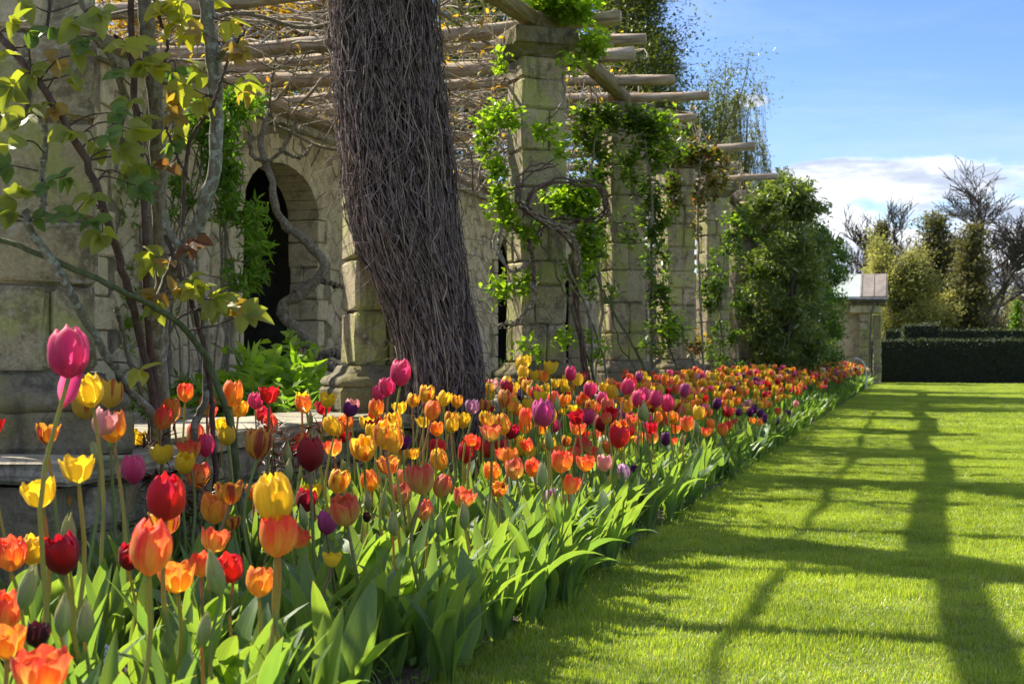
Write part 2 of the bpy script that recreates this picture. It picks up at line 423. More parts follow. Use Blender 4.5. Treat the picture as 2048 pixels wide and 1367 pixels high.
def put_block(name, parent, size, c, mat, rot=None, **kw):
    V, F = stone_block(*size, **kw)
    return obj(name, mesh_np(name, V, F, mat, smooth=False), parent, c, rot)
def box_vf(x0, x1, y0, y1, z0, z1):
    V = [(x, y, z) for z in (z0, z1) for y in (y0, y1) for x in (x0, x1)]
    F = [(0, 2, 3, 1), (4, 5, 7, 6), (0, 1, 5, 4), (2, 6, 7, 3), (0, 4, 6, 2), (1, 3, 7, 5)]
    return V, F
def join_vf(lst):
    V, F = [], []
    for v, f in lst:
        b = len(V); V += list(v); F += [tuple(i + b for i in q) for q in f]
    return V, F

# square profile swept: mouldings and caps
def square_lathe(prof, sub=5, jit=0.003):
    """prof [(half, z)...] -> a square solid of revolution with softened corners"""
    ring = []
    for k in range(4):
        for q in np.linspace(-1, 1, sub, endpoint=False):
            p = {0: (q, -1), 1: (1, q), 2: (-q, 1), 3: (-1, -q)}[k]
            m = max(abs(p[0]), abs(p[1])); l = math.hypot(*p)
            f = 1 - 0.10 * (max(0, l - 1.18))
            ring.append((p[0] * f, p[1] * f))
    n = len(ring); V = []; F = []
    for h, z in prof:
        for x, y in ring: V.append((x * h + rng.normal(0, jit), y * h + rng.normal(0, jit), z + rng.normal(0, jit * .5)))
    for a in range(len(prof) - 1):
        for i in range(n): F.append((a * n + i, a * n + (i + 1) % n, (a + 1) * n + (i + 1) % n, (a + 1) * n + i))
    F.append(tuple(range(n))[::-1]); F.append(tuple((len(prof) - 1) * n + i for i in range(n)))
    return V, F

PIER_X, PIER_DY, PIER_Y3 = -2.69, 3.17, 10.15
PROT = R(35)
S = 0.352
pier_labels = {
    1: 'nearest and widest stone pier, lichened and hung with a rose behind the tall pink tulip',
    2: 'stone pier wrapped in a thick leaning mass of bare brown vine stems',
    3: 'stone pier with dark cap and a twisted vine loop, just beyond the bare vine mass',
    4: 'stone pier with its cap buried in green climber leaves beyond the vine loop',
    5: 'stone pier topped with reddish young leaves',
    6: 'clean topped stone pier standing next to the tall evergreen shrub',
    7: 'stone pier almost swallowed by the tall evergreen shrub',
    8: 'stone pier glimpsed between the evergreen shrub and the rounder bush',
    9: 'stone pier hidden in the rounder green bush',
    10: 'last stone pier of the row before the lead roofed pavilion'}
piers = {}
for k in range(1, 11):
    px_, py_ = PIER_X, PIER_Y3 + (k - 3) * PIER_DY
    if k == 1: px_, py_ = -2.60, 3.80
    fine = k <= 6
    p = piers[k] = thing('stone_pier', pier_labels[k], 'pier', (px_, py_, 0.51), PROT, 'stone piers carrying the pergola')
    V, F = square_lathe([(S * .78, 0.0), (S * .80, 0.02), (S * .80, 0.11), (S * .77, 0.125)])
    obj('plinth', mesh_np('plinth', V, F, M['pier_dark']), p)
    V, F = square_lathe([(S * .76, .125), (S * .775, .15), (S * .74, .175), (S * .66, .188), (S * .62, .20), (S * .585, .222), (S * .565, .235)])
    obj('base_moulding', mesh_np('base_moulding', V, F, M['pier_dark'], smooth=True), p)
    zt = 2.46
    V, F = box_vf(-S / 2 + .026, S / 2 - .026, -S / 2 + .026, S / 2 - .026, .2, zt + .02)
    obj('mortar_core', mesh_np('mortar_core', V, F, M['mortar']), p)
    z = 0.238; c = 0
    while z < zt - 0.02:
        h = rng.uniform(.16, .31)
        if zt - z - h < .13: h = zt - z
        cut = rng.uniform(.3, .7) * S - S / 2
        cuty = rng.uniform(.35, .65) * S - S / 2
        g = .004
        rects = []
        if c % 3 == 2 or not fine: rects = [(-S / 2, S / 2, -S / 2, S / 2)]
        elif c % 3 == 0: rects = [(-S / 2, cut, -S / 2, cuty), (cut, S / 2, -S / 2, S / 2), (-S / 2, cut, cuty, S / 2)]
        else: rects = [(-S / 2, S / 2, -S / 2, cuty), (-S / 2, S / 2, cuty, S / 2)] if rng.random() < .4 else [(-S / 2, cut, -S / 2, S / 2), (cut, S / 2, -S / 2, S / 2)]
        for (x0, x1, y0, y1) in rects:
            pr = rng.uniform(-.001, .005)
            put_block('stone', p, (x1 - x0 - 2 * g + pr, y1 - y0 - 2 * g + pr, h - 2 * g), ((x0 + x1) / 2, (y0 + y1) / 2, z + h / 2), M['pier'], jit=.0045, bev=.016, n=3 if k < 4 else 2)
        z += h; c += 1
    V, F = square_lathe([(S * .50, zt), (S * .53, zt + .012), (S * .55, zt + .03), (S * .66, zt + .075), (S * .70, zt + .085), (S * .705, zt + .19), (S * .68, zt + .20)], jit=.005)
    obj('cap', mesh_np('cap', V, F, M['pier_dark']), p)

# ------------------------------------------------------------------ low retaining wall with coping
lw = thing('low_wall', 'low stone retaining wall with pale coping slabs running behind the tulip bed', 'wall', (0, 0, 0))
core = []
core.append(box_vf(-3.0, -2.60, 0.5, 40, 0, .435))
for k in range(1, 11):
    y = piers[k].location.y
    core.append(box_vf(-3.0, -2.28, y - .36, y + .36, 0, .43))
obj('mortar_core', mesh_np('mortar_core', *join_vf(core), M['mortar']), lw)
jets = sorted(piers[k].location.y for k in range(1, 11))
def in_jet(y): return any(abs(y - j) < .42 for j in jets)
y = 0.6
n_st = 0
while y < 16:
    # three rows of face stones
    L = rng.uniform(.17, .34)
    z = 0.02
    for r_ in range(3):
        h = .137
        if r_ == 0: off = 0
        if not in_jet(y + L / 2) or True:
            xf = -2.60 if not in_jet(y + L / 2) else -2.28
            put_block('stone', lw, (.06, L - .012, h - .012), (xf + .012, y + L / 2 + rng.uniform(-.02, .02), z + h / 2), M['low'], jit=.006, bev=.02); n_st += 1
        z += h
    y += L
obj('stone_facing', mesh_np('stone_facing', *join_vf([stone_block(.05, .3, .13, c=(-2.585, yy, zz)) for yy in np.arange(16.2, 40, .31) for zz in (.09, .225, .36)]), M['low']), lw)['kind'] = 'stuff'
y = 0.5
while y < 40:
    L = rng.uniform(.62, .95)
    put_block('coping_slab', lw, (.56, L - .008, .075), (-2.815, y + L / 2, .474 + rng.uniform(-.003, .002)), M['coping'], jit=.0035, bev=.012, n=4)
    y += L
for k in range(1, 11):
    yy = piers[k].location.y
    put_block('coping_slab', lw, (.80, .80, .07), (-2.62, yy, .475), M['coping'], jit=.004, bev=.012, n=4)

# ------------------------------------------------------------------ rear arched wall
XB, WT, WTOP, SPR = -5.6, 0.30, 2.90, 2.12
aw = thing('arched_wall', 'honey coloured rubble stone wall pierced by arches behind the pergola', 'wall', (0, 0, 0))
A0, AP, AW = 11.20, 3.9, 1.60
arches = [(A0 + AP * i, A0 + AP * i + AW) for i in range(-1, 7)]
ylo, yhi = 3.0, 40.0
solids = []; prev = ylo
for a, b in arches:
    solids.append((prev, a)); prev = b
solids.append((prev, yhi))
core = [box_vf(XB - WT + .02, XB - .02, a + .02, b - .02, .2, WTOP - .01) for a, b in solids]
RISE = 0.44
def arc_pt(a, b, th, r0=0.0):
    c = (a + b) / 2; w = (b - a) / 2
    return c - math.cos(th) * (w + r0), SPR + math.sin(th) * (RISE + r0)
def arch_spandrel(a, b, x0, x1, top, r0=0.03):
    n = 16; V = []; F = []
    for x in (x0, x1):
        for i in range(n + 1):
            yy, zz = arc_pt(a, b, math.pi * i / n, r0)
            V.append((x, yy, min(zz, top))); V.append((x, a + (b - a) * i / n if 0 < i < n else (a - r0 if i == 0 else b + r0), top))
    m = 2 * (n + 1)
    for i in range(n):
        q = 2 * i
        F += [(q, q + 1, q + 3, q + 2), (m + q, m + q + 2, m + q + 3, m + q + 1), (q, q + 2, m + q + 2, m + q), (q + 1, m + q + 1, m + q + 3, q + 3)]
    return V, F
for a, b in arches: core.append(arch_spandrel(a, b, XB - WT + .02, XB - .02, WTOP - .01))
obj('mortar_core', mesh_np('mortar_core', *join_vf(core), M['mortar']), aw)

def clip_poly(poly, nx, ny, d):
    out = []
    m = len(poly)
    for i in range(m):
        p, q = poly[i], poly[(i + 1) % m]
        dp = p[0] * nx + p[1] * ny - d; dq = q[0] * nx + q[1] * ny - d
        if dp <= 0: out.append(p)
        if (dp < 0 < dq) or (dq < 0 < dp):
            f = dp / (dp - dq); out.append((p[0] + f * (q[0] - p[0]), p[1] + f * (q[1] - p[1])))
    return out
def rubble_cells(x0, x1, y0, y1, size, stretch=1.5):
    nx = max(1, int((x1 - x0) / (size * stretch))); ny = max(1, int((y1 - y0) / size))
    pts = []
    for j in range(ny):
        for i in range(nx):
            pts.append((x0 + (i + .5 + rng.uniform(-.42, .42) + (.25 if j % 2 else -.25)) * (x1 - x0) / nx, y0 + (j + .5 + rng.uniform(-.36, .36)) * (y1 - y0) / ny))
    P = np.array(pts); cells = []
    for i, p in enumerate(pts):
        d = np.hypot(P[:, 0] - p[0], P[:, 1] - p[1]); order = np.argsort(d)[1:16]
        poly = [(x0, y0), (x1, y0), (x1, y1), (x0, y1)]
        for j in order:
            q = pts[j]; nxv, nyv = q[0] - p[0], q[1] - p[1]; l = math.hypot(nxv, nyv) + 1e-9
            mx, my = (p[0] + q[0]) / 2, (p[1] + q[1]) / 2
            nxv /= l; nyv /= l
            poly = clip_poly(poly, nxv, nyv, nxv * mx + nyv * my - .005)
            if len(poly) < 3: break
        if len(poly) >= 3: cells.append(poly)
    return cells
def cell_stone(poly, depth, proud):
    """polygon in the wall plane (y,z) -> stone proud of x=0"""
    c = np.mean(poly, 0); n = len(poly)
    P = np.array(poly)
    V = [(-depth, *q) for q in P] + [(proud * .5, *q) for q in P] + [(proud + rng.uniform(0, .006), *(c + (q - c) * (1 - .012 / (np.linalg.norm(q - c) + .02)))) for q in P]
    F = []
    for r_ in range(2):
        for i in range(n): F.append((r_ * n + i, r_ * n + (i + 1) % n, (r_ + 1) * n + (i + 1) % n, (r_ + 1) * n + i))
    F.append(tuple(2 * n + i for i in range(n)))
    return V, F
def in_arch(y, z, pad=0.0):
    for a, b in arches:
        if a - pad < y < b + pad:
            if z < SPR: return True
            c = (a + b) / 2; w = (b - a) / 2 + pad
            if ((y - c) / w) ** 2 + ((z - SPR) / (RISE + pad)) ** 2 < 1: return True
    return False
far_stones = []
cells = rubble_cells(9.0, 19.2, .35, WTOP, .155)
cnt = 0
for poly in cells:
    P = np.array(poly)
    if any(in_arch(y_, z_, .17) for y_, z_ in poly): continue
    c = P.mean(0)
    V, F = cell_stone([(q[0] - c[0], q[1] - c[1]) for q in poly], .03, rng.uniform(.0, .014))
    if cnt < 330:
        obj('stone', mesh_np('stone', V, F, M['wall']), aw, (XB - .018, c[0], c[1])); cnt += 1
    else: far_stones.append(([(v[0] + XB - .018, v[1] + c[0], v[2] + c[1]) for v in V], F))
for (u0, u1) in ((3.0, 9.0), (19.2, 32)):
    for poly in rubble_cells(u0, u1, .35, WTOP, .26):
        if any(in_arch(y_, z_, .2) for y_, z_ in poly): continue
        V, F = cell_stone(poly, .03, rng.uniform(0, .012))
        far_stones.append(([(v[0] + XB - .018, v[1], v[2]) for v in V], F))
obj('rubble_facing', mesh_np('rubble_facing', *join_vf(far_stones), M['wall']), aw)['kind'] = 'stuff'
# quoins on the reveals, and the arch stones
for ai, (a, b) in enumerate(arches):
    for side, yq in ((-1, a), (1, b)):
        z = .3; q = 0
        while z < SPR - .01:
            h = rng.uniform(.2, .34)
            if SPR - z - h < .12: h = SPR - z
            d = (.26 if q % 2 else .16)
            if 1 <= ai <= 2:
                if q % 3 == 1:   # a patch of small stones in the reveal
                    for zz in (z, z + h / 2):
                        put_block('quoin', aw, (.155, d, h / 2 - .01), (XB - .075 + .006, yq + side * (d / 2 - .006), zz + h / 4), M['wall'], bev=.015, jit=.005)
                        put_block('quoin', aw, (.135, d, h / 2 - .01), (XB - .225, yq + side * (d / 2 - .006), zz + h / 4), M['wall'], bev=.015, jit=.005)
                else:
                    put_block('quoin', aw, (WT + .02, d, h - .01), (XB - WT / 2 + .006, yq + side * (d / 2 - .008), z + h / 2), M['arch'], bev=.012, jit=.003)
            else:
                put_block('quoin', aw, (WT + .02, d, h - .01), (XB - WT / 2 + .006, yq + side * (d / 2 - .008), z + h / 2), M['arch'], bev=.012, jit=.002)
            z += h; q += 1
    nv = 15
    for i in range(nv):
        th0, th1 = math.pi * (i + .03) / nv, math.pi * (i + .97) / nv
        r1 = rng.uniform(.22, .27)
        pin = [arc_pt(a, b, th0), arc_pt(a, b, th1)]; pout = [arc_pt(a, b, th0, r1), arc_pt(a, b, th1, r1)]
        c = np.mean(pin + pout, 0)
        V = []
        for x in (XB - WT - .005, XB + .016 + rng.uniform(0, .008)):
            for q in (pin[0], pin[1], pout[1], pout[0]): V.append((x - XB, q[0] - c[0], q[1] - c[1]))
        F = [(0, 1, 2, 3), (7, 6, 5, 4), (0, 4, 5, 1), (1, 5, 6, 2), (2, 6, 7, 3), (3, 7, 4, 0)]
        obj('voussoir', mesh_np('voussoir', V, F, M['arch']), aw, (XB, c[0], c[1]))
yy = ylo
while yy < yhi:
    L = rng.uniform(.5, .8)
    put_block('coping_slab', aw, (WT + .1, L - .01, .07), (XB - WT / 2, yy + L / 2, WTOP + .037), M['coping'], bev=.012)
    yy += L

# the rock face of the fernery seen through the arches, under an added roof that keeps it dark
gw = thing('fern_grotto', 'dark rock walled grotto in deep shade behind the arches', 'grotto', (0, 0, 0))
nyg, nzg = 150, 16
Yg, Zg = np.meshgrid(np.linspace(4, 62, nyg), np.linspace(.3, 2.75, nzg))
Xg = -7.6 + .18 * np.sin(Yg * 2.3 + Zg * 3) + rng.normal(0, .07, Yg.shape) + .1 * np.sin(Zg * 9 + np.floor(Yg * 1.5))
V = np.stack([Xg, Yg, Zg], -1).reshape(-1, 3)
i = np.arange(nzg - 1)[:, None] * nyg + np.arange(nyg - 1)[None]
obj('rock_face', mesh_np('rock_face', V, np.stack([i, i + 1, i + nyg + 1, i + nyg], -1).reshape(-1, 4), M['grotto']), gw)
obj('added_shade_roof', mesh_np('added_shade_roof', *box_vf(-8.4, XB - WT - .02, 3.5, 62, 2.62, 2.86), M['grotto']), gw)
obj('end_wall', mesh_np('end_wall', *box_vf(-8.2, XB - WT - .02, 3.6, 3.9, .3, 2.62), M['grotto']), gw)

# ------------------------------------------------------------------ pergola logs
def log_mesh(L, r, taper=.85, bend=.03, sides=14, n=18):
    u = np.linspace(0, 1, n); seed = rng.uniform(0, 50, 6)
    P = np.stack([(u - .5) * L, bend * np.sin(u * np.pi * 1.3 + seed[0]) + .3 * bend * np.sin(u * 11 + seed[1]), bend * np.sin(u * np.pi * 1.7 + seed[2]) * .8], -1)
    rad = r * (1 - (1 - taper) * u) * (1 + .06 * np.sin(u * 17 + seed[3]) + .04 * np.sin(u * 41 + seed[4]))
    ang = np.linspace(0, 2 * np.pi, sides, endpoint=False)
    V = []
    groove = 1 + .10 * np.sin(ang * 5 + seed[5]) + rng.normal(0, .03, sides)
    for i in range(n):
        rr = rad[i] * groove * (1 + rng.normal(0, .02, sides))
        V += [(P[i, 0], P[i, 1] + rr[j] * math.cos(ang[j]), P[i, 2] + rr[j] * math.sin(ang[j])) for j in range(sides)]
    F = [(i * sides + j, i * sides + (j + 1) % sides, (i + 1) * sides + (j + 1) % sides, (i + 1) * sides + j) for i in range(n - 1) for j in range(sides)]
    F.append(tuple(range(sides))[::-1]); F.append(tuple((n - 1) * sides + j for j in range(sides)))
    return V, F
def end_at(px, py, ztop=3.30):
    z = (ztop - CAM_H) * FPX / (710 - py)
    p = at(px, py, z); return p.x, p.y
ends = [end_at(1240, 49), end_at(1270, 123), end_at(1350, 159), end_at(1418, 187), end_at(1392, 248), end_at(1508, 301), end_at(1475, 333), end_at(1555, 366), end_at(1570, 394)]
log_words = ['thick weathered log whose sawn end stands out right of the dark capped pier', 'log end just below the thick one, crossing behind the dark capped pier',
             'straight log end above the leaf covered pier, below two shorter ones', 'long curved log end reaching furthest out over the leaf covered pier',
             'split ended log over the right side of the leaf covered pier', 'slender log end jutting out against the birch above the red leaved climber',
             'short log end tucked below the slender one beside red leaves', 'log with frayed bark lying across beside the last clear pier',
             'lowest log end, pointing into the evergreen shrub']
logs = [(x, y, 3.30, w) for (x, y), w in zip(ends, log_words)]
near = [(4.3, 'nearest overhead log crossing above the lichened first pier'), (5.5, 'overhead log crossing between the first pier and the bare vine mass'), (6.7, 'overhead log crossing directly above the bare vine mass'),
        (7.9, 'overhead log one behind the bare vine mass'), (9.2, 'dark log crossing the top left corner of the pergola opening'), 
        (11.25, 'log with peeling bark lit on top, seen left of the vine mass')]
for y, w in near: logs.append((-2.05 + rng.uniform(-.15, .15), y, 3.31, w))
far = [24.3, 26.2, 28.3, 30.4, 32.6, 35.0, 37.2]
for i, y in enumerate(far): logs.append((-2.05 + rng.uniform(-.2, .2), y, 3.28, None))
for i, (xe, y, z, w) in enumerate(logs):
    L = xe + 6.25; r = rng.uniform(.050, .061)
    if w and ('thick' in w): r = .068
    V, F = log_mesh(L, r, .85, .05)
    o = obj('cross_log', mesh_np('cross_log', V, F, M['log'], True), None, (xe - L / 2, y, z + .02), (rng.uniform(0, 6), -0.008 + rng.uniform(-.006, .006), rng.uniform(-.012, .012)))
    tag(o, w or 'cross log of the far pergola hidden among the shrubs', 'log', 'logs laid across the pergola')
bl = ['nearest long beam log running from the lichened pier to the vine mass', 'peeling beam log coming down from the top edge onto the dark pier cap', 'beam log wound with vine between the dark cap and the leafy pier',
      'beam log between the leafy pier and the red leaved pier', 'beam log running on to the last clear pier', 'beam log entering the evergreen shrub', None, None, None]
for k in range(1, 10):
    a, b = piers[k].location, piers[k + 1].location
    V, F = log_mesh((b - a).length + .25, .078, .9, .02)
    d = (b - a).normalized()
    o = obj('beam_log', mesh_np('beam_log', V, F, M['beam'], True), None, ((a.x + b.x) / 2 + (.02 if k % 2 else -.05), (a.y + b.y) / 2, 3.17 + .08), (0, 0, math.atan2(d.y, d.x)))
    tag(o, bl[k - 1] or 'beam log of the far pergola hidden among the shrubs', 'log', 'long logs resting on the piers')
for k in range(8):
    V, F = log_mesh(4.3, .07, .9, .03)
    o = obj('wall_plate_log', mesh_np('wall_plate_log', V, F, M['beam']), None, (-5.75, 5 + k * 4.1, 3.14 - .03), (0, 0, R(90)))
    tag(o, 'log along the top of the arched wall ' + ['behind the lichened first pier', 'above the rose stems', 'over the left jamb of the arch', 'over the arch beside the vine mass', 'hidden behind the bare vine mass', 'behind the dark capped pier', 'behind the rambling climber pier', 'behind the evergreen shrub'][k], 'log', 'logs along the arched wall')

# ------------------------------------------------------------------ growing things
def grow(P0, d0, length, r, depth, segs, tips, spread=.6, kids=3, ratio=.72, wig=.12, upb=.15, rmin=.004, start=.35, rratio=.6):
    n = 6
    P = [np.array(P0, dtype=float)]; d = np.array(d0, dtype=float); d /= np.linalg.norm(d)
    for i in range(n - 1):
        d = d + rng.normal(0, wig, 3) + np.array([0, 0, upb * .3]); d /= np.linalg.norm(d)
        P.append(P[-1] + d * length / (n - 1))
    P = np.array(P); r1 = max(rmin, r * rratio)
    segs.append((P, np.linspace(r, r1, n)))
    if depth == 0:
        tips.append((P[-1], d)); tips.append((P[-3], d)); return
    for k in range(kids):
        f = start + (1 - start) * (k + rng.random() * .8) / kids if k < kids - 1 else 1.0
        q = f * (n - 1); i = min(int(q), n - 2); pt = P[i] + (P[i + 1] - P[i]) * (q - i)
        a = rng.normal(size=3); a -= a.dot(d) * d; a /= np.linalg.norm(a) + 1e-9
        nd = d * math.cos(spread) + a * math.sin(spread) * rng.uniform(.7, 1.2) + np.array([0, 0, upb])
        if k == kids - 1: nd = d + a * .25
        grow(pt, nd, length * ratio * rng.uniform(.8, 1.15), r1 * (.75 if k < kids - 1 else 1), depth - 1, segs, tips, spread, kids, ratio, wig, upb, rmin, .3, rratio)

def tree(name, label, cat, base, height, r, mat_b, mat_l, n_leaf, leaf, lw_, cr=.5, depth=4, spread=.6, kids=3, first=.35, ratio=.72, group=None, upb=.15, rmin=.006, wig=.1, kind=0, droop=0.0, up=.4, extra=None, wid=1.0):
    o = thing(name, label, cat, base, rng.uniform(0, 6), group)
    segs, tips = [], []
    grow((0, 0, 0), (0, 0, 1), height * first, r, depth, segs, tips, spread, kids, ratio, wig, upb, rmin)
    top = max(p[0][2] for p in tips); s = height / top
    sv = np.array([s * wid, s * wid, s])
    segs = [(P * sv, np.maximum(rr, rmin)) for P, rr in segs]
    tips = [(p * sv, d) for p, d in tips]
    V, F, al = tubes([segs[0]], 10)
    obj('trunk', mesh_np('trunk', V, F, mat_b, smooth=True), o)
    V, F, al = tubes(segs[1:], 4)
    lm = obj('limbs', mesh_np('limbs', V, F, mat_b, smooth=True), o); lm['kind'] = 'stuff'
    if n_leaf:
        T = np.array([p for p, d in tips]); k = max(1, n_leaf // len(T))
        pts = np.repeat(T, k, 0) + rng.normal(0, cr, (len(T) * k, 3)) * np.array([1, 1, .8])
        foliage('crown', pts, mat_l, leaf, lw_, o, up=up, droop=droop, kind=kind)
    if extra:
        segs2 = []; q0 = []
        Bv = np.array(base); ro = -o.rotation_euler.z; Rm = np.array([[math.cos(ro), -math.sin(ro), 0], [math.sin(ro), math.cos(ro), 0], [0, 0, 1]])
        for (px, py, z, rx, ry, n, zd) in extra:
            c = at(px, py, z); k_ = z / FPX; P = blob_pts((0, 0, 0), (rx * k_, zd, ry * k_), n, .5); cs = P[rng.integers(0, n, max(8, n // 26))]
            for e in cs: segs2.append((smooth_path([P[rng.integers(n)] * .3, e * .6 + rng.normal(0, .05, 3), e * 1.15], 6, .02) + np.array(c) - Bv, np.linspace(.014, .004, 6)))
            P = cs[rng.integers(0, len(cs), n)] + rng.normal(0, .10, (n, 3)); q0.append(P + np.array(c) - Bv)
            segs2.append((smooth_path([(0, 0, H_ * .35 if (H_ := (c.z - base[2])) else 0), (np.array(c) - Bv) * [.5, .5, .75], np.array(c) - Bv], 9, .04), np.linspace(.05, .02, 9)))
        V, F, _ = tubes([(P @ Rm.T, r_) for P, r_ in segs2], 4); obj('limbs', mesh_np('limbs', V, F, mat_b, True), o)['kind'] = 'stuff'
        foliage('crown', np.vstack(q0) @ Rm.T, mat_l, leaf, lw_, o, up=up)
    return o

# hedges
def hedge_box(name, label, x0, x1, y0, y1, z0, z1, dens=260, leaf=.05):
    o = thing(name, label, 'hedge', ((x0 + x1) / 2, (y0 + y1) / 2, z0))
    cx, cy = (x0 + x1) / 2, (y0 + y1) / 2
    nx = max(2, int((x1 - x0) / .4)); 
    V, F = box_vf(x0 - cx + .05, x1 - cx - .05, y0 - cy + .05, y1 - cy - .05, 0, z1 - z0 - .04)
    obj('hedge_body', mesh_np('hedge_body', V, F, M['hedge_core']), o)
    pts = []
    for (ax, n_) in (('f', int((x1 - x0) * (z1 - z0) * dens)), ('t', int((x1 - x0) * (y1 - y0) * dens)), ('l', int((y1 - y0) * (z1 - z0) * dens))):
        u, v = rng.random(n_), rng.random(n_)
        if ax == 'f': p = np.stack([x0 + u * (x1 - x0), np.full(n_, y0), z0 + v * (z1 - z0)], -1)
        elif ax == 't': p = np.stack([x0 + u * (x1 - x0), y0 + v * (y1 - y0), np.full(n_, z1)], -1)
        else: p = np.stack([np.full(n_, x0), y0 + u * (y1 - y0), z0 + v * (z1 - z0)], -1)
        pts.append(p)
    pts = np.vstack(pts) + rng.normal(0, .030, (sum(map(len, pts)), 3)); sh_ = rng.random(len(pts)) < .04; pts[sh_, 2] += rng.uniform(0, .07, sh_.sum()) * (pts[sh_, 2] > z1 - .05)
    pts[:, 2] += .012 * np.sin(pts[:, 0] * 3.1)
    foliage('leaves', pts - np.array([cx, cy, z0]), M['hedge'], leaf, leaf * .55, o, up=.3)
    return o
YH = 41.2 + .4
hedge_box('clipped_hedge', 'long low clipped dark yew hedge closing the far end of the lawn', at(1738, 760, 41.2).x, 9.0, 42.7, 43.5, 0, 1.235, 420)
hedge_box('hedge_block', 'raised square block of clipped yew standing above the hedge line', at(1806, 700, 42.8).x, at(1880, 700, 42.8).x, 43.6, 44.6, 0, 1.70, 500)
hedge_box('rear_hedge', 'second clipped hedge showing behind the long low hedge', at(1768, 700, 46).x, 10.0, 48.0, 48.8, 0, 1.62, 260, .06)

# pavilion at the end of the pergola
pv = thing('garden_pavilion', 'small stone loggia with grey lead roof at the end of the pergola', 'pavilion', (-1.45, 40.0, 0))
zp = 39.0
def pxX(px, z=39.0): return (px - 1830) * z / KX + 1.45
def pyZ(py, z=39.0): return CAM_H - (py - 710) * z / FPX
# square column, respond, entablature, cornice, roof
for nm, a, b, t_, u, mt, y0, y1 in (
        ('column', 1721, 1738, 628, 800, 'pier', -.15, .15), ('base_block', 1719, 1740, 735, 800, 'coping', -.2, .2),
        ('rear_column', 1746, 1760, 632, 800, 'arch', .7, 1.0), ('entablature', 1700, 1762, 610, 626, 'arch', -.2, 1.1),
        ('cornice', 1706, 1772, 598, 611, 'pier_dark', -.3, 1.2)):
    V, F = stone_block(pxX(b) - pxX(a), y1 - y0, pyZ(t_) - max(0, pyZ(u)), c=((pxX(a) + pxX(b)) / 2, (y0 + y1) / 2, (pyZ(t_) + max(0, pyZ(u))) / 2), bev=.03, jit=.008, n=3)
    obj(nm, mesh_np(nm, V, F, M[mt]), pv)
obj('inner_wall', mesh_np('inner_wall', *box_vf(pxX(1640), pxX(1719), .2, .6, 0, pyZ(600)), M['wall']), pv)
def roofmesh(x0, x1):
    V = [(x0, -.4, pyZ(594)), (x1, -.4, pyZ(594)), (x1, 0.35, pyZ(547)), (x0, .35, pyZ(547)), (x0, 1.3, pyZ(594)), (x1, 1.3, pyZ(594)), (x0, -.4, pyZ(599)), (x1, -.4, pyZ(599)), (x0, 1.3, pyZ(599)), (x1, 1.3, pyZ(599))]
    F = [(0, 1, 2, 3), (3, 2, 5, 4), (6, 7, 1, 0), (8, 4, 5, 9), (1, 7, 9, 5, 2), (0, 3, 4, 8, 6), (6, 8, 9, 7)]
    return V, F
rf = obj('roof', mesh_np('roof', *roofmesh(pxX(1722), pxX(1775)), M['lead']), pv)
obj('roof_flashing', mesh_np('roof_flashing', *roofmesh(pxX(1640), pxX(1721.6)), M['copper']), pv)
V, F, _ = tubes([([(pxX(1706), -.46, pyZ(600)), (pxX(1776), -.46, pyZ(601))], .045)], 8)
for q in range(3):
    xs = pxX(1724 + q * 24); V, F, _ = tubes([(np.array([(xs, -.40, pyZ(594) + .012), (xs, .35, pyZ(547) + .012), (xs, 1.3, pyZ(594) + .012)]), .008)], 5); obj('roof_seam', mesh_np('roof_seam', V, F, M['lead'], True), rf)
for (a_, b_, y0_, y1_) in ((1720, 1739, -.165, .16), (1745, 1761, .68, 1.02)):
    for q in range(8):
        zc0 = .1 + q * (pyZ(628) - .1) / 8; hq = (pyZ(628) - .1) / 8
        put_block('stone', pv, (pxX(b_) - pxX(a_) + .012, y1_ - y0_ + .012, hq - .02), ((pxX(a_) + pxX(b_)) / 2, (y0_ + y1_) / 2, zc0 + hq / 2), M['pier'], bev=.018, jit=.006)
V, F, _ = tubes([([(pxX(1706), -.46, pyZ(600)), (pxX(1776), -.46, pyZ(601))], .045)], 8)
obj('gutter', mesh_np('gutter', V, F, M['gutter'], True), pv)
V, F, _ = tubes([(smooth_path([(pxX(1752), -.5, pyZ(604)), (pxX(1748), -.42, pyZ(616)), (pxX(1743), -.3, pyZ(640)), (pxX(1741), -.28, pyZ(735))], 12), .03)], 8)
obj('downpipe', mesh_np('downpipe', V, F, M['gutter'], True), pv)

# ---- far trees (distances 55 to 110 m)
def base_at(px, z, zg=0.0):
    p = at(px, 710, z); return (p.x, p.y, zg)
def top_h(py, z): return CAM_H + (710 - py) * z / FPX
tree('bare_tree', 'tall bare spreading tree with dark forked trunk at the edge of the lawn view', 'tree', base_at(1996, 95), top_h(330, 95), .42, M['trunk_far'], None, 0, 0, 0, depth=6, spread=.6, kids=4, first=.34, ratio=.70, rmin=.02, upb=.06, wig=.10, wid=1.5)
tree('bare_tree', 'rounded bare crowned tree rising out of the yellow green spring tree', 'tree', base_at(1822, 98), top_h(385, 98), .2, M['trunk_far'], None, 0, 0, 0, depth=6, spread=.36, kids=4, first=.30, ratio=.70, rmin=.02, upb=.2, wig=.07, wid=1.9)
for j, (px, z, py) in enumerate(((1716, 100, 455), (1700, 105, 440), (1738, 103, 450))):
    tree('bare_tree', ['thin bare tree in the gap right of the round bush', 'pale bare tree half hidden by the round bush', 'slim bare tree just left of the pointed conifer'][j], 'tree', base_at(px, z), top_h(py, z), .11, M['trunk_far'], None, 0, 0, 0, depth=5, spread=.4, kids=3, first=.3, rmin=.014, upb=.2)
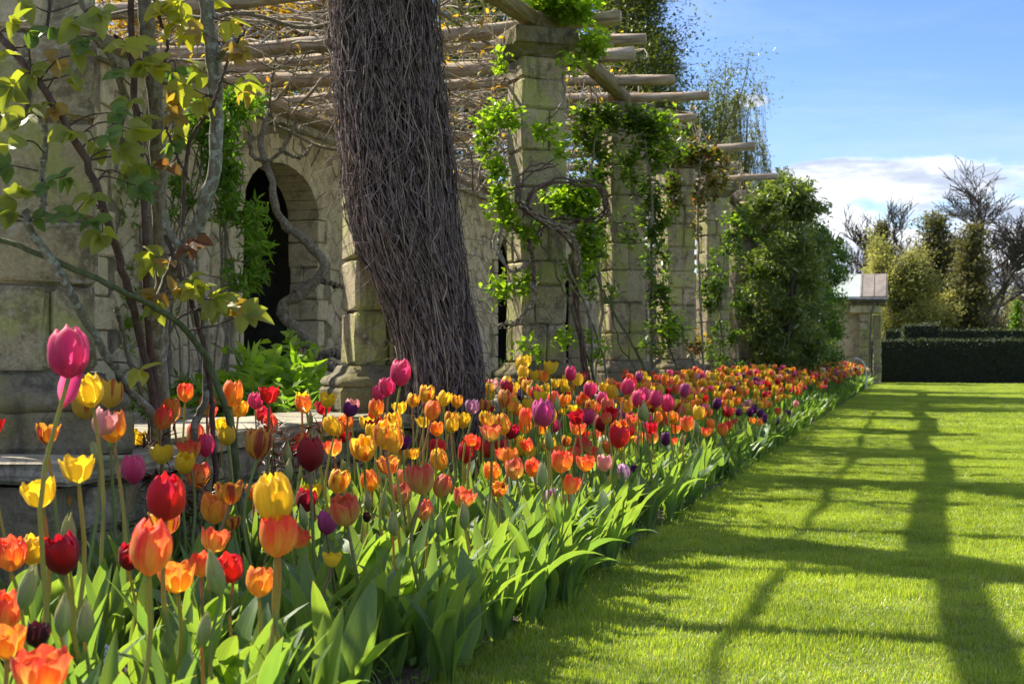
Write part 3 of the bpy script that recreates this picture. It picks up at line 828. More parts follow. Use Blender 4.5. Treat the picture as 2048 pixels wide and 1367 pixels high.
tree('bare_tree', 'low wide bare tree at the right edge beyond the hedge', 'tree', base_at(2085, 80), top_h(500, 80), .2, M['trunk_far'], None, 0, 0, 0, depth=5, spread=.75, kids=3, first=.25, rmin=.02, upb=.05)
def cone_tree(name, label, px, z, py, rad, n, mat, leaf, ragged=.35, flat=.35):
    b = base_at(px, z); H = top_h(py, z)
    o = thing(name, label, 'tree', b)
    V, F, _ = tubes([(np.array([(0, 0, 0), (.05, 0, H * .5), (0, 0, H * .98)]), [rad * .09, rad * .05, .01])], 8)
    obj('trunk', mesh_np('trunk', V, F, M['trunk_far'], True), o)
    pts = []; segs = []
    nb = 90
    for i in range(nb):
        h = H * (.06 + .92 * (i + rng.random()) / nb); rr = rad * ((1 - h / H) ** .75 * .95 + .04) * rng.uniform(.55, 1.1); a = rng.uniform(0, 6.283)
        tip = np.array([math.cos(a) * rr, math.sin(a) * rr, h - rr * flat * .4 + rr * .12])
        b0 = np.array([0, 0, h])
        segs.append((np.array([b0, (b0 + tip) / 2 + [0, 0, .06 * rr], tip]), [.04 * rad * .3, .012, .006]))
        m = int(n / nb * (.3 + 1.4 * rr / rad)); f = rng.random(m) ** .6
        q = b0 + (tip - b0) * f[:, None]; q += rng.normal(0, 1, (m, 3)) * np.array([1, 1, .45]) * rad * ragged * .35 * (.4 + .6 * f[:, None])
        pts.append(q)
    V, F, _ = tubes(segs, 3); lm = obj('limbs', mesh_np('limbs', V, F, M['trunk_far']), o); lm['kind'] = 'stuff'
    foliage('crown', np.vstack(pts), mat, leaf, leaf * .45, o, up=.2)
    return o
cone_tree('conifer', 'pointed conifer left of the yellow green spring tree', 1764, 84, 440, 1.7, 10000, M['conifer'], .24)
cone_tree('conifer', 'broad conifer with a blunt dark top behind the spring tree', 1872, 86, 424, 2.7, 17000, M['conifer'], .26, .6)
cone_tree('conifer', 'ragged brownish conifer left of the tall bare tree', 1944, 81, 445, 2.0, 13000, M['conifer'], .24, .6)
cone_tree('conifer', 'small fresh green conifer at the right edge behind the hedges', 2034, 70, 600, .8, 3500, M['bush'], .16)
# the airy spring trees: many leaf sprays on a real branch frame
def airy(label, px, z, py, wpx, n, depth=5):
    b = base_at(px, z); H = top_h(py, z); o = thing('spring_tree', label, 'tree', b)
    rad = wpx * z / FPX / 2
    segs = []; tips = []
    grow((0, 0, 0), (0, 0, 1), H * .3, .14, depth, segs, tips, .55, 3, .75, .12, .2, .012)
    T = np.array([p for p, d in tips]); s = np.array([rad / (np.abs(T[:, 0]).max() + 1e-6), rad / (np.abs(T[:, 1]).max() + 1e-6), H / T[:, 2].max()])
    V, F, _ = tubes([(segs[0][0] * s, segs[0][1])], 8); obj('trunk', mesh_np('trunk', V, F, M['trunk_far'], True), o)
    V, F, _ = tubes([(P * s, r_) for P, r_ in segs[1:]], 4); obj('limbs', mesh_np('limbs', V, F, M['trunk_far']), o)['kind'] = 'stuff'
    k = max(1, n // len(T)); pts = np.repeat(T * s, k, 0)
    m = len(pts); pts = pts + rng.normal(0, 1, (m, 3)) * np.array([.12 * rad, .12 * rad, .05 * H])
    low = blob_pts((0, 0, H * .28), (rad * 1.02, rad * .8, H * .3), m, .33)
    foliage('crown', np.vstack([pts, low]), M['olive'], .17, .085, o, up=.3)
    return o
airy('broad pale yellow green spring tree filling the view above the hedge', 1822, 80, 480, 165, 24000)
airy('paler small spring tree between the pavilion roof and the conifer', 1772, 84, 520, 90, 7000)
airy('dull green spring tree spreading under the tall bare tree', 1915, 82, 560, 130, 9000)
wl = [(1690 + i * 33 + rng.uniform(-8, 8), 118 + rng.uniform(-6, 6), 575 - 30 * rng.random()) for i in range(13)]
pts = np.vstack([blob_pts(np.array(base_at(px, z)) + [0, 0, top_h(py, z) * .45], (2.2, 1.6, top_h(py, z) * .55), 3000, .4) for px, z, py in wl])
o = foliage('woodland_edge', pts, M['wood'], .3, .14, None, up=.3); tag(o, 'soft mass of distant woodland behind the hedges', 'woodland', kind='stuff')

# weeping birch
wb = thing('weeping_birch', 'tall weeping birch with thin hanging shoots beyond the pergola', 'tree', base_at(1485, 52, .3))
segs, tips = [], []
Hb = top_h(142, 52) - .3
grow((0, 0, 0), (0, 0, 1), Hb * .38, .16, 4, segs, tips, .5, 3, .66, .08, .25, .012)
T = np.array([p for p, d in tips]); s = np.array([1.45 / np.abs(T[:, 0]).max(), 1.45 / np.abs(T[:, 1]).max(), Hb / T[:, 2].max()])
V, F, _ = tubes([(segs[0][0] * s, segs[0][1])], 8); obj('trunk', mesh_np('trunk', V, F, M['trunk'], True), wb)
V, F, _ = tubes([(P * s, r_) for P, r_ in segs[1:]], 4); obj('limbs', mesh_np('limbs', V, F, M['trunk']), wb)['kind'] = 'stuff'
hang, pts = [], []
anch = blob_pts((0, 0, Hb * .62), (1.45, 1.45, Hb * .33), 80, .5); anch = anch * [1, 1, 1] ; lim = []
for e in anch:
    k_ = 1 - (e[2] / Hb) ** 3 * .55; e[0] *= k_; e[1] *= k_; lim.append((smooth_path([(0, 0, e[2] * .62), e * [.45, .45, .9], e], 7, .02), np.linspace(.03, .008, 7)))
V, F, _ = tubes(lim, 4); obj('limbs', mesh_np('limbs', V, F, M['trunk']), wb)['kind'] = 'stuff'
for q in range(1150):
    p = (anch[rng.integers(len(anch))] if rng.random() < .75 else T[rng.integers(len(T))] * s) + rng.normal(0, .12, 3); p[2] = max(p[2], 3.0)
    out = p * [1, 1, 0]; out = out / (np.linalg.norm(out) + .1)
    L = min(rng.uniform(.8, 2.6), p[2] - 1.5)
    P = np.array([p, p + out * .18 + [0, 0, .05 - L * .1], p + out * .3 + [0, 0, -L * .5], p + out * .33 + rng.normal(0, .04, 3) + [0, 0, -L]])
    P = smooth_path(P, 8, .015); hang.append((P, .006))
    f = rng.random(26) * 7; i = f.astype(int).clip(0, 6); pts.append(P[i] + (P[i + 1] - P[i]) * (f - i)[:, None] + rng.normal(0, .035, (26, 3)))
V, F, _ = tubes(hang, 3); obj('hanging_shoots', mesh_np('hanging_shoots', V, F, M['trunk']), wb)['kind'] = 'stuff'
foliage('crown', np.vstack(pts), M['birch'], .085, .045, wb, up=0, droop=.5)

# dark evergreen tree behind the pergola with bare twig ends
tree('evergreen_oak', 'dark small leaved evergreen tree with twiggy outer branches behind the log ends', 'tree', base_at(1235, 31, .35), 12.0, .24, M['trunk'], M['ever'], 34000, .085, .042, cr=.30, depth=5, spread=.5, kids=3, first=.3, ratio=.72, rmin=.007, upb=.12, wid=.7, extra=[(1235, 30, 31, 60, 60, 3200, .7), (1290, 80, 31, 50, 50, 2600, .7), (1330, 130, 31, 44, 40, 1500, .6), (1210, 130, 31, 60, 40, 2000, .6), (1300, 10, 31, 50, 40, 1500, .6), (1270, 160, 31, 50, 40, 1600, .6), (1200, -60, 31, 90, 60, 2500, .8)])
tree('evergreen_oak', 'lower dark evergreen tree between the pergola and the weeping birch', 'tree', base_at(1330, 34, .35), 7.4, .16, M['trunk'], M['ever'], 15000, .085, .042, cr=.3, depth=4, spread=.5, kids=3, first=.35, ratio=.75, rmin=.006, wid=.5, extra=[(1330, 215, 34, 50, 40, 1800, .6), (1370, 265, 34, 36, 30, 900, .6), (1300, 270, 34, 50, 40, 1500, .6)])
tree('evergreen_oak', 'dense dark tree filling the sky above the middle of the pergola', 'tree', base_at(930, 27, .4), 10.5, .25, M['trunk'], M['ever'], 26000, .10, .05, cr=.38, depth=4, spread=.65, kids=4, first=.35, ratio=.78, rmin=.008, extra=[(940, 20, 27, 70, 60, 3000, .8), (1010, 90, 27, 60, 60, 2400, .8), (880, 100, 27, 60, 60, 2000, .8), (1100, 60, 27, 60, 60, 2400, .8), (1000, 180, 27, 90, 40, 2000, .8), (1160, 160, 27, 60, 40, 1500, .8)])
tree('spring_shrub_tree', 'golden leaved tree glowing behind the rose stems', 'tree', base_at(480, 24, .4), 7.6, .16, M['trunk'], M['gold'], 20000, .07, .04, cr=.36, depth=4, spread=.8, kids=4, first=.3, ratio=.8, rmin=.006, extra=[(420, 20, 22, 90, 40, 2600, .8), (540, 30, 22, 90, 40, 2600, .8), (620, 60, 22, 70, 40, 2000, .8), (480, 90, 22, 120, 40, 2200, .8), (640, 10, 22, 60, 50, 1800, .8)])
tree('spring_shrub_tree', 'yellow leaved tree behind the lichened first pier', 'tree', base_at(180, 22, .4), 7.0, .14, M['trunk'], M['gold'], 12000, .07, .04, cr=.36, depth=4, spread=.8, kids=4, first=.3, ratio=.8, rmin=.006, extra=[(280, 30, 21, 90, 50, 2400, .8), (330, 90, 21, 70, 50, 1800, .8)])
tree('spring_shrub_tree', 'fresh green shrub rising over the back wall beyond the vine mass', 'tree', base_at(700, 25, .4), 6.6, .14, M['trunk'], M['bush'], 18000, .08, .045, cr=.36, depth=4, spread=.8, kids=4, first=.3, ratio=.8, rmin=.006, extra=[(600, 150, 24, 90, 40, 2200, .8), (450, 160, 24, 120, 40, 2200, .8), (960, 240, 25, 90, 50, 2000, .8), (1150, 250, 26, 80, 50, 1800, .8), (780, 60, 25, 90, 80, 2400, .8)])
# understorey of trees behind the wall so no bare horizon shows through the pergola
pts = []
for i in range(26):
    Y_ = 8 + i * 2.0
    pts.append(blob_pts((-13.5 + rng.uniform(-1, 1), Y_, 2.4 + rng.uniform(-.2, .5)), (1.3, 1.6, 2.5), 1500, .4))
for px in range(860, 1720, 34):
    for zz_, hh_ in ((56, 3.2), (50, 1.6)):
        c_ = at(px + rng.uniform(-10, 10), 700, zz_); pts.append(blob_pts((c_.x, c_.y, hh_ * .45), (1.0, 1.0, hh_ * .6), 700, .4))
o = foliage('shrubbery', np.vstack(pts), M['wood'], .15, .08, None, up=.3)
tag(o, 'mixed shrubbery on the bank behind the arched wall', 'shrubbery', kind='stuff')

# the two big shrubs growing over the far piers
def shrub(name, label, base, H, rx, ry, n, mat, leaf, lw_, kind=1, fold=.15, trunk_n=7, nup=.5, up=.3):
    o = thing(name, label, 'shrub', base)
    segs = []; pts = []
    for i in range(trunk_n):
        a = rng.uniform(0, 6.28); top = np.array([math.cos(a) * rx * .6, math.sin(a) * ry * .6, H * rng.uniform(.6, .95)])
        P = smooth_path([(rng.normal(0, .06), rng.normal(0, .06), 0), top * [.3, .3, .35], top * [.7, .7, .7], top], 9, .02); segs.append((P, np.linspace(.035, .01, 9)))
        for j in range(8):
            q = P[rng.integers(3, 9)]; e = q + rand_unit(1)[0] * [.45 * rx, .45 * ry, .3]; segs.append((smooth_path([q, (q + e) / 2 + [0, 0, .05], e], 5), np.linspace(.012, .004, 5)))
    V, F, _ = tubes(segs, 5); obj('stems', mesh_np('stems', V, F, M['trunk'], True), o)['kind'] = 'stuff'
    ncl = 160
    for i in range(ncl):
        h = rng.random() ** .9; a0_ = rng.uniform(0, 6.28)
        prof = math.sqrt(max(.05, 1 - (max(0, h - .68) / .32) ** 2)) * (.70 + .38 * min(1, h / .6)) * (1 + .16 * math.sin(a0_ * 3 + h * 9))
        a = a0_; q = rng.random() ** .35
        c = np.array([math.cos(a) * rx * prof * q, math.sin(a) * ry * prof * q, .15 + h * (H - .3)])
        m = n // ncl
        pts.append(c + rand_unit(m) * (rng.random((m, 1)) ** .5) * np.array([.2, .2, .15]) * rng.uniform(.7, 1.3))
    foliage('foliage', np.vstack(pts), mat, leaf, lw_, o, up=up, kind=kind, fold=fold, nup=nup)
    return o
shrub('evergreen_shrub', 'tall broad evergreen shrub with long leathery leaves swallowing the pergola end', (-1.98, 22.4, .02), 3.66, .60, .8, 18000, M['laurel'], .115, .034, nup=.6)
shrub('evergreen_shrub', 'paler leathery shrub filling the gap between the two big bushes', (-2.30, 25.6, .02), 3.45, .66, .8, 9000, M['laurel'], .11, .036, nup=.6)
shrub('green_bush', 'fine leaved rounder green bush beyond the leathery shrub', (-1.90, 28.6, .02), 3.45, .58, .9, 16000, M['bush'], .085, .03, up=.2)
shrub('green_bush', 'dark bush crowding the last pier before the pavilion', (-2.2, 33.5, .02), 2.6, .5, .9, 7000, M['bush'], .09, .034)
# ------------------------------------------------------------------ bare vine mass on the second pier
vm = thing('bare_vine', 'thick leaning mass of bare brown vine stems smothering the second pier', 'vine', (-2.35, 6.75, 0.02))
def vine_axis(h):   # centre and half width by height
    hs_ = np.array([0, .37, .5, .67, .9, 1.08, 1.41, 1.585, 2.17, 2.6, 3.6])
    px = np.array([888, 888, 890, 892, 872, 852, 812, 800, 776, 762, 745]); hw = np.array([62, 62, 68, 76, 80, 84, 104, 106, 104, 102, 102])
    z = np.array([7.05, 7.05, 7.05, 7.05, 7.1, 7.1, 7.15, 7.2, 7.25, 7.3, 7.3])
    p = np.interp(h, hs_, px); w = np.interp(h, hs_, hw); zz = np.interp(h, hs_, z)
    X = (p - 1830) * zz / KX; return X, (zz + X * ST) / CT, w * zz / FPX
O = np.array([-2.35, 6.75, .02])
st = []
for q in range(1500):
    a = rng.uniform(0, 2 * np.pi); rad = rng.uniform(.55, 1.0) ** .6 * (1.0 if rng.random() < .9 else 1.12)
    h0 = 0 if rng.random() < .6 else rng.uniform(0, 2.0); h1 = 3.4 if rng.random() < .5 else rng.uniform(h0 + .8, 3.4)
    n = 20; hh = np.linspace(h0, h1, n)
    X, Y, Wd = vine_axis(hh)
    aa = a + rng.normal(0, .55) * (hh - h0) / 2 + np.cumsum(rng.normal(0, .16, n))
    rr = rad * (1 + np.cumsum(rng.normal(0, .03, n)).clip(-.35, .28))
    P = np.stack([X + np.cos(aa) * rr * Wd, Y + np.sin(aa) * rr * Wd * .85, hh], -1) + rng.normal(0, .011, (n, 3))
    P = smooth_path(P, 34) - O
    st.append((P, rng.choice([.0018, .0025, .0035, .0045], p=[.4, .35, .2, .05]) * np.linspace(1.2, .8, 34)))
for q in range(520):   # loose wisps breaking the outline
    h = rng.uniform(.1, 3.5); X, Y, Wd = vine_axis(h); a = rng.uniform(0, 6.28)
    p = np.array([X + math.cos(a) * Wd * .9, Y + math.sin(a) * Wd * .8, h]); d = np.array([math.cos(a), math.sin(a) * .8, rng.uniform(-.8, .8)])
    L = rng.uniform(.05, .2)
    st.append((smooth_path([p, p + d * L * .5 + rng.normal(0, .02, 3), p + d * L + np.array([0, 0, -L * .3]) + rng.normal(0, .03, 3)], 7) - O, .0017))
V, F, _ = tubes(st[:1150] + st[1500:], 3); obj('fine_stems', mesh_np('fine_stems', V, F, M['twig'], True), vm)['kind'] = 'stuff'
V, F, _ = tubes(st[1150:1270], 3); obj('fine_stems', mesh_np('fine_stems', V, F, M['twig_pale'], True), vm)['kind'] = 'stuff'
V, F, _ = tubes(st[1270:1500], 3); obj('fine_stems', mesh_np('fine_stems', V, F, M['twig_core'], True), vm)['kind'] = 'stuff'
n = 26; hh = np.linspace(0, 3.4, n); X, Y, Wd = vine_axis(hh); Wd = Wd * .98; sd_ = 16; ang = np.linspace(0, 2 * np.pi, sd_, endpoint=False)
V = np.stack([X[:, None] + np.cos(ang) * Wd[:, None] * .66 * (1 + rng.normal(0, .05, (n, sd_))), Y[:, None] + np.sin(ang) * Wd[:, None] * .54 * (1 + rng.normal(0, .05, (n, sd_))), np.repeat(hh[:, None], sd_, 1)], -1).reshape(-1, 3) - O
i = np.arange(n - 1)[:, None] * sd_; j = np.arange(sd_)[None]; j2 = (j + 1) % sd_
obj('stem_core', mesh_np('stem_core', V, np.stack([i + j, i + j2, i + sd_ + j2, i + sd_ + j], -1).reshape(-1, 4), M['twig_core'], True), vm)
for q in range(26):   # thick old stems one can pick out
    a = rng.uniform(3.4, 6.1); hh2 = np.linspace(0, rng.uniform(1.2, 3.5), 9); X, Y, Wd = vine_axis(hh2)
    aa = a + np.cumsum(rng.normal(0, .3, 9)); P = np.stack([X + np.cos(aa) * Wd, Y + np.sin(aa) * Wd * .85, hh2], -1) - O
    V, F, _ = tubes([(smooth_path(P, 30, .004), rng.uniform(.0035, .006) * np.linspace(1.2, .7, 30))], 6)
    obj('stem', mesh_np('stem', V, F, M['twig'], True), vm)

# ------------------------------------------------------------------ climbing rose at the first pier
rose = thing('climbing_rose', 'thorny climbing rose with thick lichened stems and olive leaves trained on the nearest pier', 'rose', (-2.47, 4.15, .02))
RO = np.array([-2.47, 4.15, .02])
def pth(lst, zz=None):
    return np.array([at(p[0], p[1], p[2]) for p in lst])
stems = [
    ([(318, 1190, 4.75), (322, 860, 4.7), (318, 700, 4.65), (325, 560, 4.6), (318, 400, 4.55), (310, 200, 4.5), (295, 60, 4.45), (285, -60, 4.4)], (.028, .024), 'bark_rose'),
    ([(335, 1190, 4.75), (328, 860, 4.65), (318, 640, 4.6), (345, 540, 4.5), (390, 460, 4.45), (428, 340, 4.4), (432, 200, 4.4), (418, 60, 4.35), (410, -60, 4.3)], (.022, .023), 'bark_lichen'),
    ([(305, 1180, 4.7), (318, 870, 4.6), (295, 640, 4.5), (288, 420, 4.4), (270, 200, 4.3), (262, 60, 4.3), (262, -50, 4.2)], (.013, .009), 'bark_dark'),
    ([(300, 1180, 4.7), (312, 865, 4.55), (275, 650, 4.4), (240, 520, 4.25), (212, 430, 4.1), (170, 320, 4.0), (95, 190, 3.95), (0, 70, 3.95), (-40, 30, 3.9)], (.013, .010), 'bark_dark'),
    ([(290, 1180, 4.7), (312, 868, 4.55), (262, 785, 4.4), (200, 690, 4.2), (150, 600, 4.05), (112, 535, 4.0), (60, 455, 3.95), (50, 420, 3.95)], (.015, .011), 'bark_lichen'),
    ([(488, 1180, 4.6), (470, 900, 4.5), (452, 820, 4.45), (415, 720, 4.4), (360, 650, 4.3), (300, 610, 4.2), (220, 570, 4.05), (105, 520, 4.0), (0, 478, 4.0), (-40, 470, 4.0)], (.012, .007), 'bark_green'),
    ([(400, 1170, 4.65), (388, 880, 4.6), (412, 790, 4.55), (408, 640, 4.5), (395, 560, 4.45), (360, 500, 4.4), (325, 440, 4.4)], (.013, .011), 'bark_lichen'),
    ([(440, 1170, 4.65), (425, 850, 4.6), (415, 740, 4.5), (395, 640, 4.45), (365, 560, 4.4), (330, 470, 4.4)], (.010, .007), 'bark_dark'),
    ([(310, 1170, 4.7), (300, 850, 4.6), (265, 740, 4.5), (240, 640, 4.5), (232, 615, 4.5)], (.010, .008), 'bark_lichen'),
    ([(300, 640, 4.5), (292, 420, 4.5), (270, 320, 4.4), (238, 270, 4.35), (250, 200, 4.35), (205, 80, 4.2), (165, 10, 4.1), (150, -40, 4.1)], (.016, .008), 'bark_rose'),
    ([(88, 420, 4.0), (85, 340, 4.0), (92, 280, 4.0), (90, 225, 4.0)], (.009, .007), 'bark_lichen'),
    ([(365, 450, 4.4), (372, 330, 4.4), (385, 270, 4.4), (415, 230, 4.35), (440, 170, 4.3), (460, 110, 4.3), (490, 60, 4.3)], (.007, .004), 'bark_dark'),
    ([(298, 160, 4.45), (260, 100, 4.4), (230, 70, 4.4)], (.006, .005), 'bark_dark'),
    ([(330, 130, 4.4), (335, 80, 4.4), (318, 40, 4.4), (308, 0, 4.4)], (.005, .004), 'bark_dark'),
    ([(436, 120, 4.35), (450, 95, 4.3), (470, 80, 4.3)], (.013, .009), 'bark_lichen'),
    ([(330, 250, 4.4), (345, 290, 4.4), (362, 330, 4.4), (378, 360, 4.4)], (.004, .003), 'bark_dark'),
]
stem_pts = []
for P, (r0, r1), mt in stems:
    Q = pth(P); Q = smooth_path(Q, 46, .0022); stem_pts.append(Q)
    rr = np.linspace(r0, r1, 46) * (1 + rng.normal(0, .05, 46))
    V, F, _ = tubes([(Q - RO, rr)], 10)
    o = obj('stem', mesh_np('stem', V, F, M[mt], True), rose)
    for q in range(5 if r0 < .02 else 9):
        i = rng.integers(8, 44); a = rand_unit(1)[0]; a[2] *= .3
        th = np.array([Q[i], Q[i] + a * (rr[i] + .006), Q[i] + a * (rr[i] + .013) + [0, 0, -.004]]) - RO
        V, F, _ = tubes([(th, [.004, .0022, .0003])], 5)
        obj('thorn', mesh_np('thorn', V, F, M[mt]), o)
SP = np.vstack(stem_pts)
lm_cols = {'o': [(0.16, 0.20, 0.045), (0.25, 0.27, 0.055), (0.20, 0.22, 0.06)], 'y': [(0.30, 0.31, 0.04), (0.36, 0.33, 0.05), (0.25, 0.28, 0.04)], 'g': [(0.08, 0.15, 0.045), (0.14, 0.21, 0.06)],  # the yellow set paints sun shining through backlit leaves
           'b': [(0.28, 0.17, 0.05), (0.24, 0.19, 0.05)], 'r': [(0.13, 0.05, 0.035), (0.16, 0.09, 0.04)]}
def surf_leaf_mat(name, cols, trans=.5):
    m, t = new_mat(name)
    r = t.n('ShaderNodeObjectInfo').outputs['Random']
    cr = t.n('ShaderNodeValToRGB', {0: r}); el = cr.color_ramp.elements
    while len(el) < len(cols): el.new(.5)
    for i, c in enumerate(cols): el[i].position = i / max(1, len(cols) - 1); el[i].color = (*c, 1)
    pu = t.attr('pu').outputs['Fac']; pv = t.attr('pv').outputs['Fac']
    mid = t.ramp(t.math('ABSOLUTE', pu), 0.0, 0.09, 1, 0)
    ven = t.math('SINE', t.math('MULTIPLY', t.math('SUBTRACT', pv, t.math('MULTIPLY', t.math('ABSOLUTE', pu), .28)), 62.0))
    ven = t.ramp(ven, .72, 1.0)
    col = t.mix(t.math('MULTIPLY', t.math('MAXIMUM', mid, ven), .3), cr.outputs[0], tuple(min(1, x * 1.9) for x in cols[0]))
    blot = t.ramp(t.noise(opos(t), 40, 4, .6), .5, .75)
    col = t.mix(t.math('MULTIPLY', blot, .4), col, (0.26, 0.16, 0.05))
    d = t.n('ShaderNodeBsdfPrincipled', {'Base Color': col, 'Roughness': .42, 'Normal': bump(t, ven, .25, .003)}); d.inputs['Specular IOR Level'].default_value = .35
    tr = t.n('ShaderNodeBsdfTranslucent', {'Color': t.mix(1.0, col, (2.0, 2.0, .55), 'MULTIPLY')})
    return finish(m, t, t.n('ShaderNodeMixShader', {0: trans, 1: d.outputs[0], 2: tr.outputs[0]}).outputs[0])
for k_, c_ in lm_cols.items(): M['rl_' + k_] = surf_leaf_mat('rose_leaf_' + {'o': 'olive', 'y': 'yellow', 'g': 'green', 'b': 'bronze', 'r': 'red'}[k_], c_)
def grid_mesh(name, nu, nv, fn, mat):
    V, pu, pv = [], [], []
    for j in range(nv + 1):
        for i in range(nu + 1):
            u = -1 + 2 * i / nu; v = j / nv
            V.append(fn(u, v)); pu.append(u); pv.append(v)
    i = np.arange(nv)[:, None] * (nu + 1) + np.arange(nu)[None]
    return mesh_np(name, V, np.stack([i, i + 1, i + nu + 2, i + nu + 1], -1).reshape(-1, 4), mat, True, {'pu': pu, 'pv': pv})
leaf_var = {}
for k_ in lm_cols:
    for q in range(4):
        cup, curl, wv = rng.uniform(.1, .45), rng.uniform(.15, .75), rng.uniform(0, 6)
        def fn(u, v):
            w = .36 * (math.sin(math.pi * min(1, v ** .8)) ** .72) if 0 < v < 1 else .004
            return (u * w, v - .1 * u * u * w, cup * w * abs(u) * 1.4 - curl * v * v * .6 + .02 * math.sin(v * 9 + wv) * abs(u))
        leaf_var[k_, q] = grid_mesh('rose_leaflet', 6, 10, fn, M['rl_' + k_])
sprays = [(65, 10, 'o'), (25, 50, 'o'), (150, 40, 'o'), (205, 25, 'o'), (30, 170, 'o'), (60, 145, 'o'), (100, 120, 'b'), (120, 135, 'b'), (150, 110, 'o'), (140, 150, 'o'), (235, 145, 'g'), (85, 215, 'o'), (50, 235, 'o'), (110, 215, 'b'),
          (258, 205, 'o'), (285, 235, 'o'), (260, 258, 'o'), (190, 285, 'o'), (212, 270, 'g'), (15, 290, 'o'), (50, 380, 'o'), (90, 365, 'g'), (120, 355, 'g'), (30, 425, 'o'), (70, 440, 'g'), (110, 430, 'g'), (150, 425, 'g'), (190, 440, 'g'), (205, 465, 'o'),
          (180, 395, 'o'), (255, 355, 'g'), (270, 370, 'g'), (325, 25, 'y'), (345, 50, 'y'), (325, 10, 'y'), (392, 55, 'y'), (402, 68, 'b'), (272, 90, 'y'), (250, 90, 'y'), (305, 130, 'y'), (352, 145, 'g'), (372, 170, 'y'), (405, 145, 'o'), (405, 200, 'y'),
          (460, 42, 'y'), (475, 90, 'b'), (480, 105, 'b'), (490, 160, 'o'), (485, 185, 'b'), (348, 215, 'b'), (362, 232, 'b'), (345, 262, 'o'), (345, 285, 'g'), (338, 330, 'r'), (320, 515, 'o'), (335, 525, 'b'), (378, 560, 'o'), (388, 575, 'y'), (310, 590, 'b'),
          (340, 580, 'b'), (320, 605, 'o'), (420, 600, 'o'), (440, 612, 'o'), (470, 612, 'b'), (488, 628, 'o'), (405, 572, 'o'), (378, 492, 'r'), (392, 480, 'r'), (60, 70, 'g'), (115, 60, 'g'), (170, 80, 'g'), (10, 110, 'o'), (260, 320, 'o'), (285, 130, 'o'), (280, 740, 'y'),
          (230, 300, 'o'), (140, 265, 'o'), (20, 330, 'g'), (225, 225, 'g'), (300, 330, 'g'), (420, 20, 'y'), (365, 5, 'y')]
seg_tw = []
for (px, py, kc) in sprays:
    z = np.interp(px, [0, 230, 300, 500], [3.92, 4.05, 4.35, 4.35]) + rng.uniform(-.12, .06)
    c = np.array(at(px, py, z)); i = np.argmin(np.linalg.norm((SP - c) * [1, .5, 1], axis=1)); s0 = SP[i]
    if np.linalg.norm(s0 - c) > .02:
        seg_tw.append((smooth_path([s0, (s0 + c) / 2 + rng.normal(0, .012, 3) + [0, 0, .01], c], 8) - RO, np.linspace(.0035, .0016, 8)))
    nl = rng.choice([3, 5, 5]); base = rng.uniform(0, 6.28); dr = c - s0; dr = dr / (np.linalg.norm(dr) + 1e-6); dr[2] -= .5
    ax = np.array([dr[0] + rng.normal(0, .2), dr[1] - .3, dr[2]]); ax /= np.linalg.norm(ax)
    for l in range(nl):
        a = (l - (nl - 1) / 2) * (2.4 / nl) * 1.25
        side = np.cross(ax, [0.25, -.9, .3]); side /= np.linalg.norm(side)
        d = ax * math.cos(a) + side * math.sin(a) + rng.normal(0, .16, 3); d /= np.linalg.norm(d)
        nrm = np.array([.2, -.6, .75]) + rng.normal(0, .42, 3)
        y_ = Vector(d); zq = Vector(nrm); x_ = y_.cross(zq).normalized(); zq = x_.cross(y_)
        mt = Matrix((x_, y_, zq)).transposed()
        s_ = rng.uniform(.042, .070) * (1.1 if kc in 'oy' else .85)
        off = c - RO + ax * (.012 * ((nl - 1) / 2 - abs(l - (nl - 1) / 2)))
        o = obj('leaf', leaf_var[kc, int(rng.integers(4))], rose, tuple(off), mt.to_quaternion(), (s_, s_, s_))
V, F, _ = tubes(seg_tw, 4); obj('side_shoots', mesh_np('side_shoots', V, F, M['bark_dark'], True), rose)['kind'] = 'stuff'

